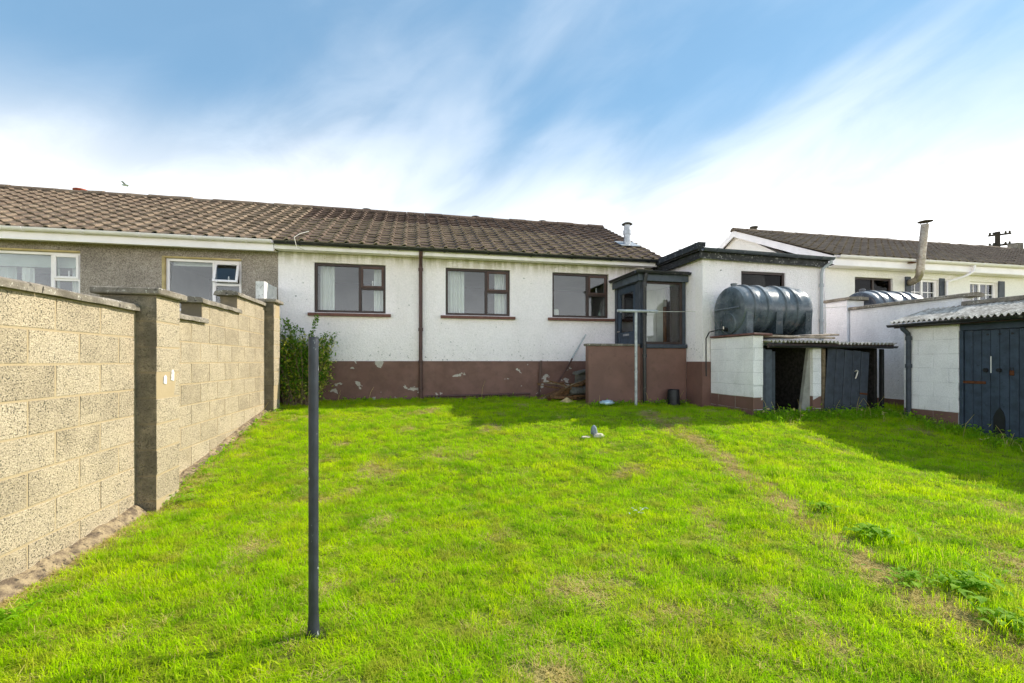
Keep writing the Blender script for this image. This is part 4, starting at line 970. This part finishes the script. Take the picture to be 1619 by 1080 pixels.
for i, z in enumerate((7.75, 7.1, 6.55)):
    MB().box(-.5, .5, -.05, .05, -.05, .05, .01, Matrix.Translation((35.1, 21.0, z)) @ Matrix.Rotation(R(-50), 4, 'Z')).build('crossarm', 'utility_wood', up)
    for s_ in (-.42, -.25, .25, .42): MB().lathe([(.03, 0), (.06, .03), (.05, .12), (.02, .14)], (35.1+s_*math.cos(R(-50)), 21.0+s_*math.sin(R(-50)), z+.05), 'Z', 8).build('insulator', 'cowl', up, 40)
for i, (a, b_, lab) in enumerate((((35, 21.1, 7.85), (4, 31.5, 8.35), 'topmost overhead wire crossing behind the roofs'), ((35, 21.0, 7.15), (4, 31, 8.0), 'middle overhead wire crossing behind the roofs'), ((35, 20.9, 6.6), (4, 30.5, 7.35), 'lowest overhead wire crossing behind the roofs'), ((35.2, 21.0, 7.2), (60, 14, 9.0), 'overhead wire running from the utility pole out past the chimney'))):
    o = MB().tube(sag(a, b_, .35), .016, 6).build('overhead_wire', 'wire', None, 60, a); tag(o, lab, 'wire', 'overhead wires')

# ------------------------------------------------ shrub by the house
def leaf_quad(b, p, d, up_, l, w):
    d = d.normalized(); s_ = d.cross(up_)
    if s_.length < 1e-3: s_ = Vector((1, 0, 0))
    s_.normalize(); n_ = s_.cross(d)
    b.add([p, p+d*l*.45+s_*w*.5+n_*w*.10, p+d*l, p+d*l*.45-s_*w*.5+n_*w*.10], [(0, 1, 2), (0, 2, 3)])
def shrub():
    t = thing('shrub', (-1.98, 8.85, -.78), 'leafy green and gold variegated shrub between block pier and white wall', 'shrub')
    st = MB(); G = MB(); Y_ = MB(); rs = random.Random(4)
    for i in range(150):
        a = rs.uniform(0, 6.28); rad = rs.uniform(0, 1)**.5
        bx, by = -1.98+.30*rad*math.cos(a), 8.74+.20*rad*math.sin(a)
        tall = i < 16
        h = rs.uniform(1.35, 1.75) if tall else rs.uniform(.5, 1.3)
        if tall and i % 4: h = rs.uniform(1.15, 1.5)
        ex_, ey_ = -1.98 + (.55*rs.uniform(-1, 1) if not tall else rs.choice((-.34, -.26, -.2, -.1, .25, .45, .62))+rs.uniform(-.06, .06)), 8.74+.30*rs.uniform(-1, 1)
        if ex_ > -1.65 and tall: h *= .78
        ex_ = max(-2.42, ex_)
        p0 = Vector((bx, by, -.80)); p2 = Vector((ex_, min(ey_, 9.1), -.78+h)); p1 = (p0+p2)/2 + Vector((rs.uniform(-.08, .08), rs.uniform(-.05, .05), .12))
        pts = [p0*(1-u)**2+p1*2*u*(1-u)+p2*u*u for u in (0, .25, .5, .75, 1)]
        st.tube(pts, [.008, .007, .006, .004, .002], 5)
        gold = rs.random() < .58 and not tall; nl = int(95*h/1.0)
        for k in range(nl):
            u = rs.uniform(.12, 1)**.8; q = p0*(1-u)**2+p1*2*u*(1-u)+p2*u*u; spread = .14*(1-.75*u) if not tall else .05*(1.1-u)+.012
            q = q + Vector((rs.gauss(0, spread), rs.gauss(0, spread*.7), rs.gauss(0, spread*.6))); q.y = min(q.y, 9.15); q.x = max(q.x, -2.46)
            d = Vector((rs.gauss(0, 1), rs.gauss(-.4, 1), rs.gauss(.35, .7)))
            lo = q.z < -.35
            tgt = Y_ if (gold and rs.random() < .7) or (lo and rs.random() < .25) else G
            leaf_quad(tgt, q, d, Vector((rs.gauss(0, .4), rs.gauss(0, .4), 1)), rs.uniform(.035, .075), rs.uniform(.022, .042))
    st.build('stems', 'old_wood', t); G.build('foliage', 'shrub_green', t); Y_.build('foliage', 'shrub_gold', t)
shrub()

# ------------------------------------------------ things lying by the house
loose('leaning_pole', 'pole_grey', (3.40, 9.10, .30), (.03, .03, .62), (0, R(31.5), 0), 'pale pole leaning against the white wall above the rubble', 'pole')
loose('leaning_lath', 'pipe_brown', (3.07, 9.08, -.24), (.028, .028, .70), (0, R(31.5), 0), 'brown lath leaning on the plinth below the pale pole', 'lath')
loose('upright_lath', 'pipe_brown', (2.56, 9.13, -.36), (.045, .03, .74), (R(2), R(3), 0), 'brown upright lath leaning on the plinth beside the rubble', 'lath')
loose('beam', 'rotten_wood', (3.06, 8.72, -.56), (1.02, .10, .085), (R(15), R(-22), R(4)), 'long rotten brown beam sloping across the rubble heap', 'beam', None, .012)
loose('beam', 'old_wood', (2.82, 8.80, -.66), (.95, .07, .05), (0, R(-17), R(-4)), 'thin grey timber sloping down to the grass beneath the rotten beam', 'beam', None, .01)
loose('beam', 'rotten_wood', (2.88, 8.62, -.72), (.56, .14, .05), (0, R(3), R(8)), 'short rotten timber flat on the grass before the rubble', 'beam', None, .012)
loose('beam', 'rotten_wood', (3.28, 8.66, -.70), (.34, .14, .035), (0, R(2), R(-3)), 'rotten plank end beneath the broken concrete block', 'beam', None, .01)
loose('beam', 'rotten_wood', (3.18, 8.63, -.47), (.26, .13, .05), (0, R(-3), R(6)), 'orange brown wood piece resting on the broken concrete block', 'beam', None, .012)
loose('broken_block', 'concrete_old', (3.22, 8.66, -.585), (.36, .18, .15), (R(2), R(-1), R(3)), 'dark broken concrete block in the middle of the rubble heap', 'block', None, .012)
loose('broken_block', 'concrete_old', (3.34, 8.84, -.42), (.20, .18, .34), (0, R(4), R(10)), 'upright grey concrete lump at the landing wall corner', 'block', None, .015)
loose('broken_block', 'concrete_old', (3.31, 8.78, -.22), (.26, .16, .07), (0, R(-14), R(6)), 'flat concrete fragment on top of the rubble heap', 'block', None, .015)
def heap(name, c, rx, ry, h, m, label, cat, seed, n=22):
    b = MB(); vs = []; k = 9
    for i in range(k+1):
        for j in range(n):
            a = 6.283*j/n; u = i/k; x = c[0]+rx*u*math.cos(a); y = c[1]+ry*u*math.sin(a); z = c[2]+h*(1-u*u) + .45*h*mnoise.noise((x*9+seed, y*9, 1))*(1-u*.7) - .02*u
            vs.append((x, y, z))
    b.add(vs, [(i*n+j, i*n+(j+1) % n, (i+1)*n+(j+1) % n, (i+1)*n+j) for i in range(k) for j in range(n)]); o = b.build(name, m, None, 40, c); return tag(o, label, cat)
heap('rubble_heap', (3.06, 8.88, -.80), .50, .24, .22, 'peat', 'dark heap of earth and dead stalks under the rotten beams', 'heap', 2)
heap('straw_clump', (2.92, 8.5, -.83), .22, .12, .09, 'straw', 'pale dry straw clump at the foot of the rubble heap', 'straw', 5)
rs_ = random.Random(21)
for i in range(14):
    a = rs_.uniform(-.5, .35); l = rs_.uniform(.25, .7); c = (rs_.uniform(2.45, 3.25), rs_.uniform(8.5, 8.85), -.70+rs_.uniform(0, .26))
    d_ = Vector((math.cos(a), rs_.uniform(-.3, .3), -math.sin(a)*.8)).normalized()*l/2; m_ = Vector((rs_.gauss(0, .015), 0, rs_.gauss(0, .02))); cv = Vector(c)
    o = MB().tube([cv-d_, cv+m_, cv+d_], [.010, .012, .006], 6).build('stick', rs_.choice(('rotten_wood', 'old_wood')), None, 50, c); tag(o, 'thin brown stick lying loose in the rubble heap', 'stick', 'loose sticks in the rubble heap')
def litter_bag():
    b = MB(); c = Vector((3.52, 7.93, -.82)); n = 16; k = 8; vs = []
    for i in range(k+1):
        for j in range(n):
            a = 6.283*j/n; ph = -1.57+3.1416*i/k; x = .14*math.cos(ph)*math.cos(a); y = .09*math.cos(ph)*math.sin(a); z = .045+.045*math.sin(ph)
            s_ = 1+.25*mnoise.noise((x*30, y*30, z*30+2)); vs.append(tuple(c+Vector((x*s_, y*s_, z*s_))))
    b.add(vs, [(i*n+j, i*n+(j+1) % n, (i+1)*n+(j+1) % n, (i+1)*n+j) for i in range(k) for j in range(n)])
    o = b.build('plastic_bag', 'bag_blue', None, 35, c); tag(o, 'crumpled pale blue plastic bag at the foot of the landing wall', 'bag')
litter_bag()
bu = thing('bucket', (4.86, 7.88, -.85), 'black plastic bucket turned upside down by the porch base', 'bucket')
MB().lathe([(.128, 0), (.128, .03), (.118, .032), (.112, .20), (.105, .29), (.095, .30), (.01, .30)], (4.86, 7.88, -.84), 'Z', 28).build('body', 'black_plastic', bu, 40)
MB().lathe([(.119, .0), (.124, .002), (.124, .018), (.117, .02)], (4.86, 7.88, -.72), 'Z', 28, False).build('rib', 'black_plastic', bu, 40)
# broken grey ornament on the lawn
on = thing('stone_ornament', (2.48, 5.97, -1.05), 'small grey pointed stone on a pale rubble base in the lawn', 'stone')
b = MB().lathe([(.042, 0), (.048, .03), (.038, .07), (.026, .10), (.008, .125)], (2.46, 5.97, -1.02), 'Z', 10)
b.v = [(x+.02*mnoise.noise((x*20, y*20, z*20))+.12*(z+1.02)*-.35, y+.015*mnoise.noise((x*20, y*22, z*20+4)), z) for x, y, z in b.v]; b.build('stone', 'stone_grey', on, 35)
b = MB().lathe([(.015, .035), (.06, .028), (.08, .005), (.07, -.03)], (2.51, 5.95, -1.04), 'Z', 12)
b.v = [(x+.03*mnoise.noise((x*18, y*18, z*18)), y+.02*mnoise.noise((x*18, y*18, z*18+7)), z) for x, y, z in b.v]; b.build('base', 'rubble_pale', on, 35)
loose('feather', 'rubble_pale', (2.30, 5.88, -1.04), (.10, .05, .02), (0, 0, R(10)), 'pale flat chip lying beside the small pointed stone', 'chip', None, .008)
# gull far off in the sky
bd = thing('gull', (-18.6, 34.7, 11.6), 'small distant gull in the pale sky above the grey house', 'bird')
MB().lathe([(.01, -.22), (.06, -.1), (.07, .02), (.045, .14), (.01, .22)], (-18.6, 34.7, 11.6), 'X', 10).build('body', 'feather_white', bd, 40)
for s_ in (-1, 1):
    MB().add([(-18.66, 34.7, 11.62), (-18.52, 34.7, 11.62), (-18.58, 34.7+s_*.3, 11.74), (-18.68, 34.7+s_*.3, 11.73), (-18.82, 34.7+s_*.62, 11.64)], [(0, 1, 2, 3), (3, 2, 4)]).build('wing', 'stone_grey', bd)

# ------------------------------------------------ weeds
def rosette(x, y, n, size, lift, seed, label, cat='weed', grp='broad leaved weeds in the lawn', m='weed_leaf', sp=None):
    rs = random.Random(seed); z = ground_z(x, y)+lump(x, y); t = thing('weed', (x, y, z), label, cat, grp); b = MB(); stm = MB()
    for i in range(n):
        a = rs.uniform(0, 6.28); l = size*rs.uniform(.5, 1.1); w = l*rs.uniform(.28, .45); r0 = (sp or size)*abs(rs.gauss(0, .6)); e = lift*rs.uniform(.3, 1.2)
        a2 = rs.uniform(0, 6.28); p = Vector((x+r0*math.cos(a2), y+r0*math.sin(a2), z+rs.uniform(.0, .06)))
        d = Vector((math.cos(a), math.sin(a), 0)); s_ = Vector((-math.sin(a), math.cos(a), 0)); vs = []; segn = 5
        for k in range(segn+1):
            u = k/segn; c = p + d*l*u + Vector((0, 0, 1))*(e*l*(1.6*u-1.5*u*u)+.01); ww = w*.5*math.sin(math.pi*min(1, u*.92+.06))*(1+.25*math.sin(k*2.6))
            vs += [c-s_*ww+Vector((0, 0, ww*.35)), c, c+s_*ww+Vector((0, 0, ww*.35))]
        b.add(vs, [(3*k+j, 3*k+j+1, 3*k+j+4, 3*k+j+3) for k in range(segn) for j in (0, 1)])
    b.build('leaves', m, t, 60); return t
WD = [(3.36, 3.17, 22, .15, .55, 'dock weed beside the dry track, the one farthest up the track with broad leaves'),
      (3.18, 2.62, 34, .17, .6, 'biggest clump of broad weed leaves at the bend of the dry track'),
      (2.78, 2.10, 26, .13, .5, 'low weed clump crossing the dry track between the two large clumps'),
      (3.00, 1.92, 34, .17, .6, 'spreading weed clump on the shed side of the dry track'),
      (2.80, 1.62, 26, .15, .6, 'weed clump nearest the camera beside the dry track'),
      (3.16, 4.03, 10, .09, .4, 'small weed tuft on the house side of the dry track'),
      (3.98, 5.45, 16, .11, .4, 'small weed by the upper bend of the dry track'),
      (3.40, 6.02, 12, .11, .4, 'small dark weed near the top end of the dry track'),
      (3.72, 6.75, 14, .10, .4, 'small weed where the dry track starts near the house'),
      (-2.08, 2.85, 24, .13, .7, 'bright leafy weed at the foot of the block wall, near corner'),
      (-2.06, 4.72, 12, .10, .7, 'small weed at the foot of the near block pier')]
for i, (x, y, n, s_, l, lab) in enumerate(WD): rosette(x, y, int(n*2.6), s_*.50, l*.9, 40+i, lab, sp=s_*1.0)
rosette(1.88, 3.54, 14, .042, .3, 71, 'grey white downy weed lying in the open lawn', 'weed', 'broad leaved weeds in the lawn', 'feather_white', .10)

# ------------------------------------------------ rough growth along the sheds and walls
def rough_growth():
    rs = random.Random(11); b = MB(); dryb = MB()
    def spot():
        k = rs.random()
        if k < .42: return rs.uniform(5.4, 8.0), 6.40-abs(rs.gauss(0, .16)), 1.0
        if k < .80: return 8.04-abs(rs.gauss(0, .22)), rs.uniform(2.4, 6.3), 1.15
        if k < .88: return rs.uniform(3.2, 5.2), 7.98-abs(rs.gauss(0, .06)), .7
        if k < .93: return rs.uniform(-1.4, 3.1), 9.12-abs(rs.gauss(0, .05)), .6
        return -2.26+abs(rs.gauss(0, .05)), rs.uniform(4.6, 8.3), .5
    for i in range(2100):
        x, y, k = spot(); z = ground_z(x, y)+lump(x, y)-.01; tgt = dryb if rs.random() < .06 else b
        if rs.random() < .55:
            for q in range(4):
                l = k*rs.uniform(.07, .20); a = rs.uniform(0, 6.28); w = .004; t_ = Vector((math.cos(a)*.5, math.sin(a)*.5, 1)).normalized(); p = Vector((x+rs.gauss(0, .02), y+rs.gauss(0, .02), z)); s_ = Vector((-math.sin(a), math.cos(a), 0))*w
                m_ = p+t_*l*.6; e = p+t_*l+Vector((math.cos(a), math.sin(a), -.5))*l*.3; tgt.add([p-s_, p+s_, m_+s_*.7, m_-s_*.7, e], [(0, 1, 2, 3), (3, 2, 4)])
        else:
            for q in range(rs.randint(3, 7)):
                leaf_quad(tgt, Vector((x+rs.gauss(0, .04), y+rs.gauss(0, .04), z+abs(rs.gauss(.04, .05))*k)), Vector((rs.gauss(0, 1), rs.gauss(0, 1), rs.gauss(.3, .4))), Vector((rs.gauss(0, .3), rs.gauss(0, .3), 1)), rs.uniform(.03, .075), rs.uniform(.02, .045))
    for i in range(26):
        x, y, k = spot(); z = ground_z(x, y); a = rs.uniform(0, 6.28); l = rs.uniform(.15, .38)
        dryb.tube([(x, y, z), (x+.03*math.cos(a), y+.03*math.sin(a), z+l*.6), (x+.12*l*math.cos(a)*3, y+.3*l*math.sin(a), z+l)], [.003, .0025, .0015], 4)
    o = b.build('weeds', 'weed_leaf', None, None, (6, 6, -1)); tag(o, 'rank weeds and long grass along sheds and walls', 'weeds', kind='stuff')
    o = dryb.build('dry_stalks', 'dry_stem', None, None, (6, 6, -1)); tag(o, 'straw coloured dead stalks along sheds and walls', 'dry stalks', kind='stuff')
rough_growth()

# ------------------------------------------------ lawn grass (clumps scattered over the ground)
def lawn():
    rs = random.Random(3); col = bpy.data.collections.new('grass_clumps')
    for c in range(10):
        b = MB(); hgt = (.034, .042, .048, .056, .038, .044, .064, .032, .046, .052)[c]
        for i in range(46):
            a = rs.uniform(0, 6.28); r = .062*rs.random()**.5; p = Vector((r*math.cos(a), r*math.sin(a), -.006)); h = hgt*rs.uniform(.5, 1.25); lean = rs.uniform(.1, 1.25); az = rs.uniform(0, 6.28); w = rs.uniform(.0011, .0021)
            d = Vector((math.cos(az), math.sin(az), 0)); s_ = Vector((-math.sin(az), math.cos(az), 0))*w
            m1 = p+Vector((0, 0, h*.45))+d*h*lean*.18; m2 = p+Vector((0, 0, h*.8))+d*h*lean*.5; e = p+Vector((0, 0, h*(1.02-.25*lean)))+d*h*lean
            b.add([p-s_, p+s_, m1+s_, m1-s_, m2+s_*.7, m2-s_*.7, e], [(0, 1, 2, 3), (3, 2, 4, 5), (5, 4, 6)])
        me = b.mesh('grass_clump', 'grass_blade'); o = bpy.data.objects.new('grass_clump', me); col.objects.link(o)
    xs = frange(-2.30, 8.72, .10); ys = frange(.45, 9.16, .10); vs = []; dn = []; hg = []
    for y in ys:
        for x in xs:
            vs.append((x, y, ground_z(x, y)+lump(x, y))); dry = dry_at(x, y); n = mnoise.noise((x*1.7, y*1.7, 20)); n2 = mnoise.noise((x*4.5, y*4.5, 30))
            k = 1.0-.80*sm(.1, .95, dry); k *= .72+.55*n2
            dist = math.hypot(x, y); k *= 1.0 if dist < 4.5 else max(.6, 1-.09*(dist-4.5))
            if (5.40 < x < 8.25 and y > 6.36) or (x > 5.15 and y > 7.4) or (3.1 < x and y > 7.98) or (x > 8.02 and 2.4 < y < 6.3) or y > 9.12: k = 0
            if math.hypot(x+.49, y-2.43) < .05: k = .3
            dn.append(max(0, k)); ed = sm(8.4, 9.0, y)*.5 + sm(7.3, 7.9, x)*.6 + .6*sm(.45, .2, track_d(x-.22, y)) * (1 if y < 4.6 else .3)
            near = .30*sm(.2, -.6, x-2.4+.6*y-.4) if False else 0
            hg.append(max(.42, .80+.40*n+.38*n2+.25*mnoise.noise((x*9, y*9, 40))+ed-.30*dry))
    w = len(xs); fs = [(j*w+i, j*w+i+1, (j+1)*w+i+1, (j+1)*w+i) for j in range(len(ys)-1) for i in range(w-1)]
    me = bpy.data.meshes.new('lawn_grass'); me.from_pydata(vs, [], fs); me.materials.append(M['grass_blade'])
    for nm, data in (('dens', dn), ('hgt', hg)): me.attributes.new(nm, 'FLOAT', 'POINT').data.foreach_set('value', data)
    o = put('lawn_grass', me); tag(o, 'bright green uneven lawn grass with yellowed dry patches', 'grass', kind='stuff')
    g = bpy.data.node_groups.new('scatter', 'GeometryNodeTree'); g.interface.new_socket('Geometry', in_out='INPUT', socket_type='NodeSocketGeometry'); g.interface.new_socket('Geometry', in_out='OUTPUT', socket_type='NodeSocketGeometry')
    N, L = g.nodes, g.links; gi = N.new('NodeGroupInput'); go = N.new('NodeGroupOutput')
    def at(nm):
        a = N.new('GeometryNodeInputNamedAttribute'); a.data_type = 'FLOAT'; a.inputs[0].default_value = nm; return a.outputs[0]
    def mul(a, b_):
        m = N.new('ShaderNodeMath'); m.operation = 'MULTIPLY'; L.new(a, m.inputs[0])
        if isinstance(b_, (int, float)): m.inputs[1].default_value = b_
        else: L.new(b_, m.inputs[1])
        return m.outputs[0]
    dp = N.new('GeometryNodeDistributePointsOnFaces'); L.new(gi.outputs[0], dp.inputs['Mesh']); L.new(mul(at('dens'), GRASS_DENS), dp.inputs['Density'])
    ci = N.new('GeometryNodeCollectionInfo'); ci.inputs[0].default_value = col; ci.inputs['Separate Children'].default_value = True; ci.inputs['Reset Children'].default_value = True
    rv = N.new('FunctionNodeRandomValue'); rv.data_type = 'FLOAT_VECTOR'; rv.inputs[0].default_value = (-.16, -.16, 0); rv.inputs[1].default_value = (.16, .16, 6.283)
    rf = N.new('FunctionNodeRandomValue'); rf.data_type = 'FLOAT'; rf.inputs[2].default_value = .75; rf.inputs[3].default_value = 1.3; rf.inputs['Seed'].default_value = 5
    cx = N.new('ShaderNodeCombineXYZ'); hz = mul(rf.outputs[1], at('hgt')); cx.inputs[0].default_value = 1.05; cx.inputs[1].default_value = 1.05; L.new(hz, cx.inputs[2])
    ip = N.new('GeometryNodeInstanceOnPoints'); L.new(dp.outputs['Points'], ip.inputs['Points']); L.new(ci.outputs[0], ip.inputs['Instance']); ip.inputs['Pick Instance'].default_value = True
    L.new(rv.outputs[0], ip.inputs['Rotation']); L.new(cx.outputs[0], ip.inputs['Scale']); L.new(ip.outputs[0], go.inputs[0])
    md = o.modifiers.new('scatter', 'NODES'); md.node_group = g
    # dead straw in the worn places
    col2 = bpy.data.collections.new('straw_clumps')
    for c in range(4):
        b = MB()
        for i in range(40):
            a = rs.uniform(0, 6.28); r = .06*rs.random()**.5; az = rs.uniform(0, 6.28); l = rs.uniform(.02, .06); w_ = rs.uniform(.0009, .0018); p = Vector((r*math.cos(a), r*math.sin(a), rs.uniform(0, .008)))
            d = Vector((math.cos(az), math.sin(az), rs.uniform(-.05, .45))); s_ = Vector((-math.sin(az), math.cos(az), 0))*w_; e = p+d*l
            b.add([p-s_, p+s_, e+s_*.4, e-s_*.4], [(0, 1, 2, 3)])
        me = b.mesh('straw_clump', 'dry_stem'); col2.objects.link(bpy.data.objects.new('straw_clump', me))
    me2 = bpy.data.meshes.new('dead_grass'); me2.from_pydata(vs, [], fs); me2.materials.append(M['dry_stem'])
    me2.attributes.new('dens', 'FLOAT', 'POINT').data.foreach_set('value', [(.03+.9*sm(.08, .7, dry_at(v[0], v[1])))*(1 if d_ > 0 else 0) for v, d_ in zip(vs, dn)]); me2.attributes.new('hgt', 'FLOAT', 'POINT').data.foreach_set('value', [1.0]*len(vs))
    o2 = put('dead_grass', me2); tag(o2, 'straw coloured dead grass along the worn track and bare patches', 'dead grass', kind='stuff')
    g2 = g.copy()
    for n_ in g2.nodes:
        if n_.bl_idname == 'GeometryNodeCollectionInfo': n_.inputs[0].default_value = col2
    o2.modifiers.new('scatter', 'NODES').node_group = g2
GRASS_DENS = 390
lawn()
